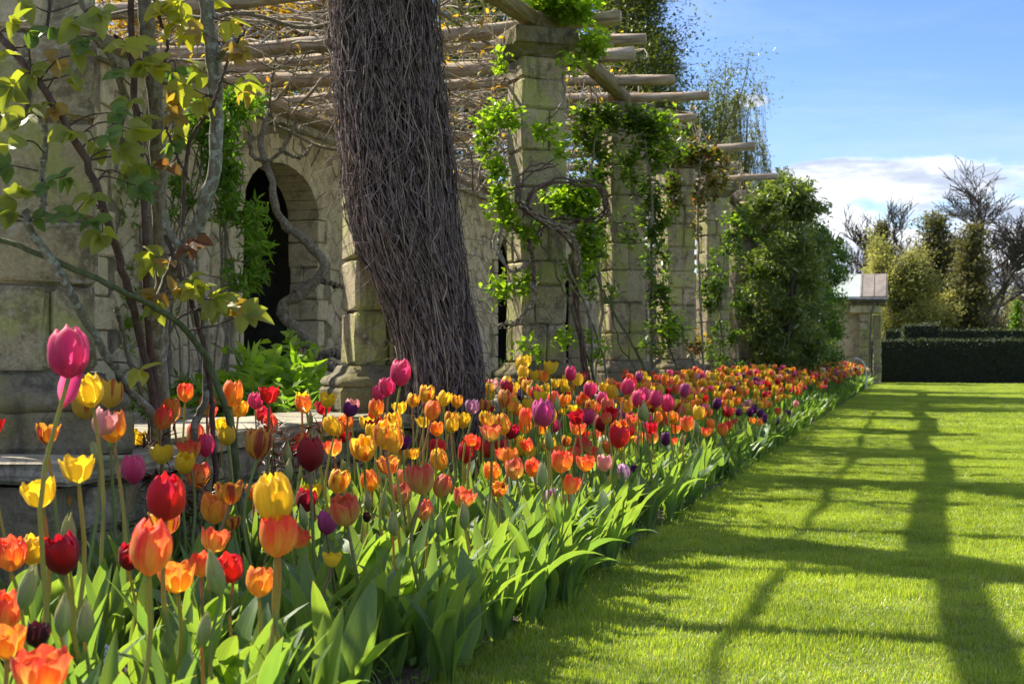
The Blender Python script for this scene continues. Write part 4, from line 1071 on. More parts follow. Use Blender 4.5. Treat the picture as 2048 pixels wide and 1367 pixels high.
# ------------------------------------------------------------------ climbers on the other piers
def px_blob(px, py, z, rx, ry, n, zd=.16):
    c = at(px, py, z); k = z / FPX
    P = blob_pts((0, 0, 0), (rx * k, zd, ry * k), n, .45)
    u = np.array([CT, ST, 0]); v = np.array([-ST, CT, 0])
    return np.asarray(c) + P[:, :1] * u + P[:, 1:2] * v + P[:, 2:] * np.array([0, 0, 1.0])
def climber(name, label, k, blobs, canes, mat, leaf, lw_, extra=None, cm='bark_rose'):
    b = piers[k].location; base = Vector((b.x + .32, b.y - .1, .02))
    o = thing(name, label, 'climber', base); Bv = np.array(base)
    pts = []; tw = []
    for (px, py, z, rx, ry, n) in blobs:
        P = px_blob(px, py, z, rx, ry, n)
        # break the blob into leafy clumps
        cs = P[rng.integers(0, n, max(6, n // 22))]; P = cs[rng.integers(0, len(cs), n)] + rng.normal(0, .032, (n, 3))
        pts.append(P)
        c0 = P.mean(0)
        for q in range(5):
            e = P[rng.integers(n)]; tw.append((smooth_path([c0, (c0 + e) / 2 + rng.normal(0, .03, 3), e], 6) - Bv, np.linspace(.004, .0015, 6)))
    foliage('foliage', np.vstack(pts) - Bv, mat, leaf, lw_, o, up=.3, kind=0, fold=.2)
    if extra:
        ep = np.vstack([px_blob(*e) for e in extra[1]]); foliage('foliage', ep - Bv, extra[0], leaf, lw_, o, up=.3)
    for P, r0, r1, mt in canes:
        Q = smooth_path(pth(P), 36, .004)
        ns = 3 if r0 > .0155 and k == 3 else 1
        for s_ in range(ns):
            w_ = np.linspace(0, 14, 36) + s_ * 2.1; off_ = np.stack([np.cos(w_), np.sin(w_ * .8), np.sin(w_)], -1) * (r0 * 1.1 if ns > 1 else 0)
            rr_ = np.linspace(r0, r1, 36) * (.55 if ns > 1 else 1) * (1 + rng.normal(0, .08, 36))
            V, F, _ = tubes([(Q + off_ + rng.normal(0, .004, (36, 3)) - Bv, rr_)], 7)
            obj('stem', mesh_np('stem', V, F, M[mt], True), o)
    if tw:
        V, F, _ = tubes(tw, 3); obj('twigs', mesh_np('twigs', V, F, M['bark_rose']), o)['kind'] = 'stuff'
    return o
z3, z4, z5, z6 = 10.05, 13.0, 16.0, 19.0
climber('twisted_climber', 'climber with dark twisted stems looped round the dark capped pier, bright young leaves', 3,
    [(1000, 235, z3, 42, 26, 260), (970, 285, z3, 24, 30, 150), (988, 330, z3, 22, 40, 170), (1000, 390, z3, 24, 40, 180), (1022, 440, z3, 34, 40, 230), (1060, 470, z3, 26, 26, 120), (1000, 585, z3, 28, 20, 150), (1050, 570, z3, 34, 26, 190), (1080, 262, z3, 26, 20, 90),
     (1140, 400, z3, 52, 42, 520), (1180, 395, z3, 34, 46, 260), (1175, 500, z3, 34, 50, 300), (1160, 560, z3, 22, 36, 130), (1120, 300, z3, 16, 24, 60), (1135, 130, z3, 14, 26, 60), (1000, 120, z3 + .2, 14, 30, 60), (1060, 700, z3, 30, 14, 60), (1120, 680, z3, 30, 22, 90), (1190, 700, z3, 26, 30, 80)],
    [([(1180, 1000, 10.2), (1178, 800, 10.1), (1165, 700, 10.0), (1150, 600, 10), (1150, 500, 9.9), (1120, 460, 9.8), (1060, 425, 9.75), (1035, 395, 9.75), (1045, 350, 9.8), (1080, 335, 9.85), (1110, 325, 9.9)], .020, .010, 'bark_dark'),
     ([(1048, 430, 9.75), (1062, 390, 9.7), (1095, 365, 9.7), (1150, 362, 9.75), (1195, 372, 9.8), (1212, 405, 9.8), (1205, 430, 9.85), (1170, 442, 9.9), (1120, 440, 9.9), (1090, 450, 9.85), (1078, 470, 9.8)], .016, .010, 'bark_dark'),
     ([(1040, 405, 9.7), (1090, 440, 9.72), (1140, 470, 9.75), (1155, 510, 9.8), (1160, 560, 9.9)], .016, .013, 'bark_rose'),
     ([(1066, 560, 9.8), (1068, 600, 9.8), (1042, 640, 9.8), (1020, 650, 9.8), (988, 652, 9.8)], .016, .009, 'bark_rose'),
     ([(1058, 480, 9.75), (1066, 530, 9.8), (1066, 580, 9.8)], .014, .012, 'bark_dark'),
     ([(1062, 520, 9.8), (1030, 545, 9.8), (1005, 520, 9.8), (985, 490, 9.85), (990, 470, 9.9), (1010, 475, 9.9), (1040, 520, 9.85)], .010, .005, 'bark_rose'),
     ([(1000, 450, 9.85), (998, 500, 9.85), (1020, 540, 9.8), (1050, 530, 9.8)], .012, .01, 'bark_rose'),
     ([(1208, 900, 10.1), (1195, 780, 10.1), (1150, 640, 10.0), (1110, 540, 9.9), (1070, 460, 9.9), (1030, 400, 9.9)], .009, .006, 'bark_green'),
     ([(1196, 900, 10.1), (1185, 760, 10.1), (1180, 640, 10.0), (1140, 540, 9.9), (1115, 480, 9.9)], .012, .008, 'bark_rose'),
     ([(1222, 900, 10.1), (1212, 740, 10.1), (1175, 620, 10.0), (1135, 560, 9.9), (1105, 500, 9.9)], .010, .006, 'bark_rose'),
     ([(1160, 900, 10.1), (1150, 760, 10.0), (1120, 690, 10.0), (1105, 640, 10.0), (1075, 600, 9.9)], .007, .003, 'bark_rose'),
     ([(1125, 150, 9.95), (1128, 190, 9.95), (1112, 225, 9.9), (1090, 242, 9.9)], .008, .006, 'bark_rose'),
     ([(1008, 760, 10), (1015, 690, 10), (1016, 620, 10), (1010, 580, 10)], .003, .002, 'bark_green')],
    M['iv_bright'], .058, .036, extra=(M['iv_dark'], [(1140, 410, z3 + .1, 45, 40, 200), (1180, 480, z3 + .1, 30, 60, 150)]))
climber('rambling_climber', 'vigorous green climber burying the cap of the second leafy pier', 4,
    [(1230, 240, z4, 75, 30, 700), (1180, 290, z4, 30, 50, 300), (1200, 340, z4, 30, 50, 260), (1300, 250, z4, 50, 36, 420), (1310, 300, z4, 44, 44, 380), (1262, 340, z4, 30, 50, 220), (1300, 380, z4, 30, 60, 320), (1320, 440, z4, 30, 60, 300), (1190, 480, z4, 28, 70, 320),
     (1185, 560, z4, 22, 50, 200), (1305, 520, z4, 24, 60, 220), (1315, 600, z4, 28, 60, 240), (1345, 660, z4, 36, 40, 200), (1250, 470, z4, 20, 30, 60), (1222, 590, z4, 18, 24, 60), (1160, 230, z4, 26, 20, 90), (1290, 700, z4, 30, 26, 90)],
    [([(1310, 960, 13.2), (1300, 780, 13.1), (1270, 700, 13.0), (1225, 620, 12.9), (1190, 540, 12.8), (1180, 430, 12.8)], .014, .008, 'bark_green'),
     ([(1316, 960, 13.2), (1306, 780, 13.1), (1300, 600, 13.0), (1305, 420, 12.9), (1290, 280, 12.9)], .02, .01, 'bark_rose'),
     ([(1296, 960, 13.2), (1288, 780, 13.1), (1240, 690, 13.0), (1222, 600, 12.9), (1230, 560, 12.9)], .010, .005, 'bark_green'),
     ([(1196, 960, 13.0), (1190, 780, 13.0), (1205, 600, 12.9), (1180, 400, 12.8), (1195, 260, 12.8)], .016, .009, 'bark_rose'),
     ([(1200, 410, 12.8), (1240, 440, 12.8), (1270, 420, 12.8), (1310, 440, 12.8)], .007, .004, 'bark_rose'),
     ([(1384, 960, 13.2), (1372, 800, 13.1), (1340, 700, 13.0), (1300, 600, 12.9)], .010, .006, 'bark_green')],
    M['iv_dark'], .062, .038, extra=(M['iv_bright'], [(1180, 270, z4 - .1, 60, 50, 260), (1190, 480, z4 - .1, 24, 80, 140), (1330, 280, z4 - .1, 50, 60, 200), (1340, 650, z4 - .1, 30, 50, 120)]))
climber('rambling_climber', 'climber with red and bronze young leaves draped over the third leafy pier', 5,
    [(1390, 310, z5, 46, 26, 330), (1430, 330, z5, 36, 34, 260), (1420, 370, z5, 34, 30, 200), (1350, 370, z5, 26, 40, 130), (1400, 420, z5, 22, 60, 130), (1345, 420, z5, 18, 40, 70), (1400, 700, z5, 34, 20, 90)],
    [([(1412, 960, 16.2), (1408, 760, 16.1), (1400, 600, 16), (1395, 440, 15.9), (1402, 320, 15.9)], .018, .01, 'bark_rose'),
     ([(1400, 960, 16.2), (1395, 760, 16.1), (1350, 640, 16), (1330, 600, 15.9)], .012, .006, 'bark_green'),
     ([(1405, 470, 15.9), (1370, 450, 15.9), (1345, 440, 15.9), (1330, 460, 15.9)], .007, .004, 'bark_rose')],
    M['iv_red'], .07, .042, extra=(M['iv_dark'], [(1345, 380, z5, 24, 60, 140), (1370, 300, z5, 40, 20, 90), (1330, 520, z5 - .2, 16, 60, 110)]))
climber('rambling_climber', 'dark leaved climber hanging between the red leaved pier and the last clear one', 6,
    [(1460, 470, z6, 34, 50, 420), (1440, 540, z6, 34, 60, 420), (1420, 600, z6, 30, 50, 300), (1445, 660, z6, 36, 50, 320), (1490, 440, z6, 20, 40, 160), (1405, 560, z6, 14, 60, 140), (1480, 600, z6, 26, 60, 220), (1460, 720, z6, 40, 20, 180)],
    [([(1455, 900, 19.2), (1450, 740, 19.1), (1440, 600, 19), (1455, 480, 18.9)], .018, .01, 'bark_rose'), ([(1482, 900, 19.2), (1476, 700, 19.1), (1466, 540, 19)], .015, .008, 'bark_rose')],
    M['iv_dark'], .065, .038, extra=(M['iv_bright'], [(1465, 440, z6 - .1, 26, 40, 50)]))
climber('rambling_climber', 'sparse climber with a few yellow leaves at the foot of the last clear pier', 7,
    [(1400, 690, 18.5, 24, 20, 90), (1520, 500, 21.5, 30, 80, 300)], [([(1530, 900, 21.9), (1525, 700, 21.9), (1515, 500, 21.8)], .02, .01, 'bark_rose')], M['iv_dark'], .07, .04,
    extra=(M['gold'], [(1400, 680, 18.5, 26, 16, 60)]))
# fresh leaves billowing over the top of the pergola
o = foliage('climber_top_growth', np.vstack([px_blob(px, py, z, rx, ry, n, .5) for px, py, z, rx, ry, n in
    [(1110, -10, 10.5, 55, 40, 900), (1075, 25, 10.8, 30, 24, 420), (1150, 18, 10.4, 44, 20, 600), (1185, 92, 10.4, 32, 22, 460), (1050, -30, 10.9, 60, 40, 500), (1170, -20, 10.5, 50, 26, 500)]]), M['iv_bright'], .062, .038)
tag(o, 'bright green spring growth billowing above the dark cap and the thick log', 'climber')

# tangle of old rambler shoots on top of the logs
def tangle(label, n, x0, x1, y0, y1, z0, z1, mats, rmin, rmax, Lm=(1.0, 3.5), wig=.16, gold=0):
    o = thing('rambler_tangle', label, 'rambler', ((x0 + x1) / 2, (y0 + y1) / 2, 3.3)); B = np.array([(x0 + x1) / 2, (y0 + y1) / 2, 3.3])
    lst = {m: [] for m in mats}
    for q in range(n):
        p = np.array([rng.uniform(x0, x1), rng.uniform(y0, y1), rng.uniform(z0, z1)]); a = rng.uniform(0, 6.28); d = np.array([math.cos(a), math.sin(a), 0])
        L = rng.uniform(*Lm); m_ = 12; P = [p]
        for i in range(m_):
            d = d + rng.normal(0, wig, 3) * [1.3, 1.3, .9]; d[2] += (np.clip(P[-1][2], z0, z1) - P[-1][2]) * 3; d /= np.linalg.norm(d); P.append(P[-1] + d * L / m_)
        P = np.array(P); P[:, 0] = np.clip(P[:, 0], -6.6, x1 + .3); P[:, 2] += .04 * np.sin(np.arange(m_ + 1) * 1.7 + q)
        r_ = rmin * (rmax / rmin) ** (rng.random() ** 2)
        lst[mats[rng.integers(len(mats))]].append((smooth_path(P, 22) - B, np.linspace(r_, r_ * .5, 22)))
        for s_ in range(2):
            i = rng.integers(3, m_); e = P[i] + rand_unit(1)[0] * [.3, .3, .22]; lst[mats[0]].append((smooth_path([P[i], (P[i] + e) / 2 + rng.normal(0, .03, 3), e], 6) - B, np.linspace(r_ * .5, r_ * .25, 6)))
    if gold:
        gp = np.vstack([P_[rng.integers(0, len(P_), 5)] for m_l in lst.values() for P_, _r in m_l]); gp = gp[rng.integers(0, len(gp), gold)] + rng.normal(0, .03, (gold, 3)); foliage('leaves', gp, M['gold'], .055, .034, o, up=.2)
    for m, l in lst.items():
        if l: V, F, _ = tubes(l, 4); obj('shoots', mesh_np('shoots', V, F, M[m], True), o)['kind'] = 'stuff'
    return o
tangle('dense tangle of pale dry rambler shoots over the logs left of the vine mass', 330, -6.2, -3.2, 9.5, 15, 3.20, 3.75, ['twig_pale', 'twig_pale', 'bark_rose'], .004, .018, gold=1500)
tangle('tangle of dry rambler shoots over the logs beyond the dark capped pier', 240, -6.0, -2.8, 14, 24, 3.05, 3.6, ['twig_pale', 'bark_rose'], .004, .018, gold=500)
tangle('thin rambler shoots overhead above the nearest piers', 20, -5.5, -3.0, 3.5, 9.5, 3.35, 3.7, ['twig_pale', 'bark_rose'], .004, .014)
tangle('hanging curls of old rambler stem below the far logs', 60, -5.4, -3.6, 11, 20, 2.75, 3.2, ['bark_rose', 'twig_pale'], .006, .02, wig=.26)
# two long old stems wound along the outer edge
for q, (x, lab) in enumerate(((-3.38, 'old rambler stem running the length of the pergola top'),)):
    Ys = np.arange(2.5, 31, .55); P = np.stack([x + rng.normal(0, .02, len(Ys)), Ys, 3.36 + rng.normal(0, .03, len(Ys))], -1)
    V, F, _ = tubes([(smooth_path(P, 200), .019 + .006 * np.sin(np.linspace(0, 60, 200)))], 8)
    tag(obj('old_rambler', mesh_np('old_rambler', V, F, M['bark_rose'], True)), lab, 'rambler')

# old wisteria trunk snaking up in front of the arch
wt = thing('snaking_climber', 'brown snaking climber trunk bending in front of the arch jamb', 'climber', (-4.6, 11.0, .4)); WB = np.array([-4.6, 11.0, .4])
for P, r0, r1 in (([(628, 830, 11.8), (632, 760, 11.8), (628, 700, 11.8), (600, 665, 11.8), (568, 635, 11.8), (566, 610, 11.8), (600, 590, 11.8), (635, 560, 11.8), (648, 530, 11.8), (620, 490, 11.9), (585, 460, 11.9), (562, 440, 11.9), (548, 400, 11.9), (540, 350, 12.0), (520, 290, 12.2), (540, 220, 12.3)], .055, .028),
                  ([(572, 606, 11.8), (598, 575, 11.8), (635, 560, 11.8), (680, 572, 11.8), (720, 575, 11.9)], .03, .02),
                  ([(630, 720, 11.8), (660, 705, 11.8), (700, 718, 11.9)], .04, .035), ([(632, 740, 11.8), (655, 735, 11.8), (705, 740, 11.9)], .035, .03),
                  ([(500, 260, 12.0), (505, 310, 12.0), (540, 320, 12.0), (570, 290, 12.0), (592, 240, 12.0)], .02, .014), ([(560, 300, 12.0), (600, 315, 12.0), (625, 290, 12.1)], .014, .01)):
    Q = smooth_path(pth(P), 60, .006); V, F, _ = tubes([(Q - WB, np.linspace(r0, r1, 60) * (1 + .1 * np.sin(np.arange(60) * 1.1) + rng.normal(0, .05, 60)))], 9)
    obj('stem', mesh_np('stem', V, F, M['bark_rose'], True), wt)
# peony leaved plant hanging at the left of the arch
pl = thing('leafy_climber', 'climber with divided fresh green leaves hanging over the left jamb of the arch', 'climber', (-5.0, 9.6, .4)); PB = np.array([-5.0, 9.6, .4])
pts = np.vstack([px_blob(px, py, 10.6, rx, ry, n, .2) for px, py, rx, ry, n in [(470, 210, 60, 30, 300), (440, 260, 50, 50, 380), (440, 330, 40, 50, 320), (455, 400, 30, 60, 260), (500, 440, 26, 36, 150), (515, 490, 30, 26, 170), (485, 560, 30, 40, 220), (510, 545, 26, 20, 120),
      (250, 400, 26, 80, 200), (245, 560, 16, 60, 110), (262, 640, 20, 80, 170), (400, 250, 30, 50, 150), (360, 380, 30, 70, 150), (345, 600, 60, 60, 60), (380, 790, 50, 40, 260)]])
cs = pts[rng.integers(0, len(pts), len(pts) // 5)]
P5 = np.repeat(cs, 7, 0) + rng.normal(0, .012, (len(cs) * 7, 3))
foliage('foliage', P5 - PB, M['peony'], .085, .022, pl, up=0, kind=0, nup=.4)
for q in range(26):
    px = rng.uniform(240, 480); P = [(px + rng.uniform(-40, 40), 860, 10.7), (px + rng.uniform(-40, 40), 700, 10.7), (px + rng.uniform(-50, 50), 480, 10.7), (px + rng.uniform(-60, 60), 330, 10.7), (px + rng.uniform(-60, 80), 190, 10.8)]
    V, F, _ = tubes([(smooth_path(pth(P), 30, .006) - PB, np.linspace(.009, .005, 30))], 5); obj('stem', mesh_np('stem', V, F, M['bark_rose'], True), pl)

# plants on the terrace seen over the coping
def leafy_mound(name, label, c, r, n, mat, leaf, lw_, up=.5, kind=1, cat='plant', nup=.3):
    o = thing(name, label, cat, c)
    foliage('foliage', blob_pts((0, 0, r[2] * .7), r, n, .5), mat, leaf, lw_, o, up=up, kind=kind, nup=nup); return o
M['sunny_leaf'] = leaf_mat('painted_sun_leaf', [(0.14, 0.24, 0.03), (0.22, 0.34, 0.04), (0.28, 0.38, 0.07)], .5, .4)  # brighter greens stand in for sun that hardly reaches these plants
for (px, py, z, rr, n, lb) in ((560, 805, 8.6, .30, 420, 'bright clump of broad green leaves right behind the coping'), (520, 790, 9.4, .30, 380, 'leafy clump against the left arch jamb'), (590, 785, 9.8, .26, 330, 'yellow green clump in the arch opening before the snaking trunk'), (450, 815, 9.5, .22, 200, 'small shaded clump at the foot of the arch jamb')):
    c = at(px, py, z); leafy_mound('border_plant', lb, (c.x, c.y, .40), (rr, rr, max(.12, c.z - .40 + .1)), n, M['sunny_leaf'], .16, .045)
c = at(585, 745, 9.9); o = leafy_mound('border_plant', 'taller pale leaved shrub catching the light in the arch opening', (c.x, c.y, .4), (.2, .2, .32), 260, M['iv_bright'], .07, .05)
for j, px in enumerate((530, 545, 1010, 1030)):
    z = 13.4; c = at(px, 740, z); o = thing('fern', ['fern growing on the dark grotto rock', 'second fern just beside it on the grotto rock', 'fern in the dark gap left of the dark capped pier', 'fern by the foot of the dark capped pier'][j], 'fern', (c.x, c.y, .45))
    for q in range(9):
        a = rng.uniform(0, 6.28); d = np.array([math.cos(a), math.sin(a), 0]); L = rng.uniform(.22, .34)
        P = smooth_path([(0, 0, 0), d * L * .4 + [0, 0, L * .7], d * L + [0, 0, L * .75]], 12); side = np.cross(d, [0, 0, 1])
        pp = np.repeat(P[1:], 2, 0); DD = np.tile(np.array([side, -side]), (11, 1)) + d * .4
        V, F, rnd = leaves_np(pp, DD, np.tile([0, 0, 1.0], (22, 1)), np.repeat(.07 * np.sin(np.linspace(.4, 3.0, 11)), 2), .014, .05)
        obj('frond', mesh_np('frond', V, F, M['bush'], attrs={'rnd': rnd}), o)
for q in range(36):   # low shrubs along the terrace further back
    pass
pts = []
for q in range(60):
    y = rng.uniform(6, 38); x = rng.uniform(-4.8, -3.2); pts.append(blob_pts((x, y, .5), (.22, .22, .16), 60, .5))
tag(foliage('terrace_planting', np.vstack(pts), M['weed'], .10, .035, None, up=.5), 'low mixed planting on the terrace under the pergola', 'planting', kind='stuff')
# chain barrier
ch = []
A, B = np.array(at(484, 692, 11.2)), np.array(at(622, 688, 12.4)); nL = 46
for i in range(nL):
    f = i / (nL - 1); f2 = (i + 1) / (nL - 1); sag = .17
    p = A + (B - A) * f - np.array([0, 0, sag * 4 * f * (1 - f)]); q = A + (B - A) * f2 - np.array([0, 0, sag * 4 * f2 * (1 - f2)])
    d = q - p; l = np.linalg.norm(d); d /= l; s_ = np.cross(d, [0, 0, 1.0]); s_ /= np.linalg.norm(s_); u_ = np.cross(s_, d); e = s_ if i % 2 else u_
    a = np.linspace(0, 2 * np.pi, 9); ch.append(((p + q) / 2 + np.cos(a)[:, None] * d * l * .62 + np.sin(a)[:, None] * e * .009, .0038))
V, F, _ = tubes(ch, 4); tag(obj('chain', mesh_np('chain', V, F, M['chain'], True)), 'light metal chain sagging across the arch opening', 'chain')
# small iron stake and hose at the far side of the bed
b = at(1482, 800, 15.5)
V, F, _ = tubes([(np.array([(b.x - .04, b.y, .02), (b.x + .02, b.y, .40), (b.x + .035, b.y, CAM_H - (748 - 710) * 15.5 / FPX)]), [.022, .022, .022])], 10)
tag(obj('garden_stake', mesh_np('garden_stake', V, F, M['iron'], True)), 'dark metal stake leaning among the tulips beyond the purple ones', 'stake')
Q = smooth_path(pth([(1708, 716, 33), (1718, 718, 33), (1728, 728, 33), (1732, 745, 33), (1734, 800, 33)]), 20)
V, F, _ = tubes([(Q, .018)], 8); tag(obj('water_pipe', mesh_np('water_pipe', V, F, M['hose'], True)), 'small pale curved pipe arching by the end of the tulip bed', 'pipe')
# ------------------------------------------------------------------ tulips
# variety: (description, main, base, flame colour, flame amount, edge colour, edge amount)
VAR = {
 'Y':  ('plain yellow', (.80, .56, .02), (.74, .60, .06), (.78, .50, .02), .1, (.85, .62, .04), .2),
 'YR': ('yellow tulip flamed with red', (.80, .54, .03), (.78, .58, .08), (.48, .02, .01), .85, (.84, .58, .05), .2),
 'YM': ('orange yellow tulip with maroon outer petals', (.72, .34, .03), (.72, .42, .05), (.28, .015, .03), .95, (.80, .45, .05), .7),
 'OR': ('orange red', (.82, .105, .04), (.86, .58, .10), (.78, .06, .035), .6, (.90, .34, .07), .65),
 'O':  ('glowing orange', (.88, .30, .03), (.88, .60, .06), (.75, .10, .04), .6, (.86, .42, .05), .6),
 'RO': ('brick red tulip shading to yellow green at its base', (.72, .13, .06), (.74, .60, .16), (.58, .05, .04), .6, (.76, .26, .08), .55),
 'R':  ('bright red', (.68, .014, .026), (.56, .05, .03), (.55, .005, .02), .3, (.70, .02, .03), .4),
 'DR': ('dark crimson', (.42, .010, .022), (.26, .01, .02), (.28, .004, .016), .4, (.42, .01, .02), .4),
 'P':  ('deep pink', (.78, .09, .21), (.62, .06, .20), (.60, .03, .22), .5, (.80, .20, .36), .6),
 'MP': ('mauve pink', (.52, .07, .26), (.50, .09, .22), (.45, .04, .24), .5, (.62, .18, .40), .5),
 'LP': ('pale pink', (.78, .38, .34), (.80, .55, .42), (.75, .28, .30), .5, (.84, .52, .46), .5),
 'LI': ('dusky lilac', (.46, .22, .34), (.42, .24, .30), (.40, .15, .30), .5, (.56, .32, .42), .5),
 'PU': ('deep purple', (.16, .012, .14), (.13, .02, .10), (.12, .01, .11), .4, (.22, .03, .20), .4),
 'DP': ('nearly black maroon', (.05, .006, .012), (.05, .01, .01), (.04, .004, .01), .3, (.07, .01, .02), .3),
 'WP': ('white tulip feathered with purple', (.72, .60, .66), (.76, .72, .66), (.36, .01, .30), 1.0, (.82, .78, .78), .6),
 'W':  ('creamy white', (.80, .78, .62), (.70, .74, .42), (.74, .74, .5), .3, (.84, .82, .74), .3),
 'BU': ('green', (.44, .48, .16), (.28, .38, .10), (.44, .22, .12), .5, (.52, .52, .2), .5),
}
def petal_mat(code, v):
    m, t = new_mat('petal_' + {'Y': 'yellow', 'YR': 'flamed', 'YM': 'maroon_yellow', 'OR': 'orange_red', 'O': 'orange', 'RO': 'brick', 'R': 'red', 'DR': 'crimson', 'P': 'pink', 'MP': 'mauve', 'LP': 'pale_pink', 'LI': 'lilac', 'PU': 'purple', 'DP': 'black_maroon', 'WP': 'white_purple', 'W': 'white', 'BU': 'green'}[code])
    desc, main, base, fl, fa, ed, ea = v
    pu = t.math('ABSOLUTE', t.attr('pu').outputs['Fac']); pus = t.attr('pu').outputs['Fac']; pv = t.attr('pv').outputs['Fac']
    rnd = t.n('ShaderNodeObjectInfo').outputs['Random']
    vec = t.n('ShaderNodeCombineXYZ', {0: t.math('MULTIPLY', pus, 7.0), 1: t.math('MULTIPLY', pv, 1.3), 2: t.math('MULTIPLY', rnd, 37.0)}).outputs[0]
    fib = t.noise(vec, 1.4, 5, .65)
    vec2 = t.n('ShaderNodeCombineXYZ', {0: t.math('MULTIPLY', pus, 26.0), 1: t.math('MULTIPLY', pv, 1.2), 2: t.math('MULTIPLY', rnd, 17.0)}).outputs[0]
    fine = t.noise(vec2, 1.2, 3, .6)
    rise = t.ramp(t.math('ADD', t.math('SUBTRACT', pv, t.math('MULTIPLY', pu, .12)), t.math('MULTIPLY', t.math('SUBTRACT', fib, .5), .7)), .08, .74)
    col = t.mix(rise, base, main)
    flame = t.math('ADD', t.math('SUBTRACT', .78, t.math('MULTIPLY', pu, 1.15)), t.math('MULTIPLY', t.math('SUBTRACT', fib, .5), 1.6))
    thr = t.math('MULTIPLY', t.ramp(flame, .42, .60), t.ramp(pv, .10, .35))
    if code in ('YM',): thr = t.math('MULTIPLY', t.ramp(flame, .30, .55), t.ramp(pv, .98, .70))
    col = t.mix(t.math('MULTIPLY', thr, fa), col, fl)
    col = t.mix(t.math('MULTIPLY', t.ramp(t.math('ADD', pu, t.math('MULTIPLY', t.math('SUBTRACT', fib, .5), .5)), .6, 1.0), ea), col, ed)
    col = t.mix(t.ramp(fine, .40, .72, 0, .35), col, tuple(x * .5 for x in main))
    col = t.mix(t.ramp(fine, .42, .2, 0, .25), col, ed)
    col = t.mix(t.ramp(pu, .07, .0, 0, .22), col, tuple(x * .6 for x in main))
    hs = t.n('ShaderNodeHueSaturation', {'Hue': t.math('ADD', .494, t.math('MULTIPLY', rnd, .012)), 'Saturation': 1.0, 'Value': t.math('ADD', .86, t.math('MULTIPLY', rnd, .24)), 'Color': col})
    d = t.n('ShaderNodeBsdfPrincipled', {'Base Color': hs.outputs[0], 'Roughness': .52, 'Normal': bump(t, fine, .3, .002)})
    d.inputs['Specular IOR Level'].default_value = .35
    d.inputs['Sheen Weight'].default_value = .12
    tr = t.n('ShaderNodeBsdfTranslucent', {'Color': t.mix(1.0, hs.outputs[0], (1.25, 1.2, 1.2), 'MULTIPLY')})
    return finish(m, t, t.n('ShaderNodeMixShader', {0: .52 if code != 'BU' else .3, 1: d.outputs[0], 2: tr.outputs[0]}).outputs[0])
for k_, v_ in VAR.items(): M['pt_' + k_] = petal_mat(k_, v_)

def tleaf_mat():
    m, t = new_mat('tulip_leaf')
    pu = t.attr('pu').outputs['Fac']; pv = t.attr('pv').outputs['Fac']; rnd = t.n('ShaderNodeObjectInfo').outputs['Random']
    vec = t.n('ShaderNodeCombineXYZ', {0: t.math('MULTIPLY', pu, 9.0), 1: t.math('MULTIPLY', pv, .8), 2: t.math('MULTIPLY', rnd, 31.0)}).outputs[0]
    f = t.noise(vec, 1.8, 4, .6)
    col = t.mix(rnd, (.10, .185, .075), (.165, .245, .06))
    col = t.mix(t.ramp(f, .4, .6, 0, .55), col, (.07, .145, .065))
    blot = t.noise(wpos(t), 26, 4, .6)
    col = t.mix(t.ramp(blot, .5, .8, 0, .35), col, (.15, .20, .07))
    col = t.mix(t.ramp(t.math('ABSOLUTE', pu), .86, 1.0, 0, .5), col, (.24, .30, .12))
    col = t.mix(t.math('MULTIPLY', t.ramp(t.math('ADD', pv, t.math('MULTIPLY', f, .1)), .99, 1.06), .5), col, (.26, .18, .08))
    d = t.n('ShaderNodeBsdfPrincipled', {'Base Color': col, 'Roughness': .40, 'Normal': bump(t, f, .35, .004)}); d.inputs['Specular IOR Level'].default_value = .4
    tr = t.n('ShaderNodeBsdfTranslucent', {'Color': t.mix(1.0, col, (2.5, 2.3, .6), 'MULTIPLY')})
    return finish(m, t, t.n('ShaderNodeMixShader', {0: .47, 1: d.outputs[0], 2: tr.outputs[0]}).outputs[0])
M['tleaf'] = tleaf_mat()
m_, t_ = new_mat('tulip_stem'); rn = t_.n('ShaderNodeObjectInfo').outputs['Random']; pz = t_.attr('pv').outputs['Fac']
c_ = t_.mix(rn, (.15, .24, .055), (.20, .26, .08)); c_ = t_.mix(t_.math('MULTIPLY', t_.ramp(pz, .55, 1.0), t_.ramp(rn, .4, .9)), c_, (.22, .12, .07))
d_ = t_.n('ShaderNodeBsdfPrincipled', {'Base Color': c_, 'Roughness': .45, 'Subsurface Weight': .15})
tr_ = t_.n('ShaderNodeBsdfTranslucent', {'Color': t_.mix(1.0, c_, (2.4, 2.2, .7), 'MULTIPLY')})
M['tstem'] = finish(m_, t_, t_.n('ShaderNodeMixShader', {0: .3, 1: d_.outputs[0], 2: tr_.outputs[0]}).outputs[0])

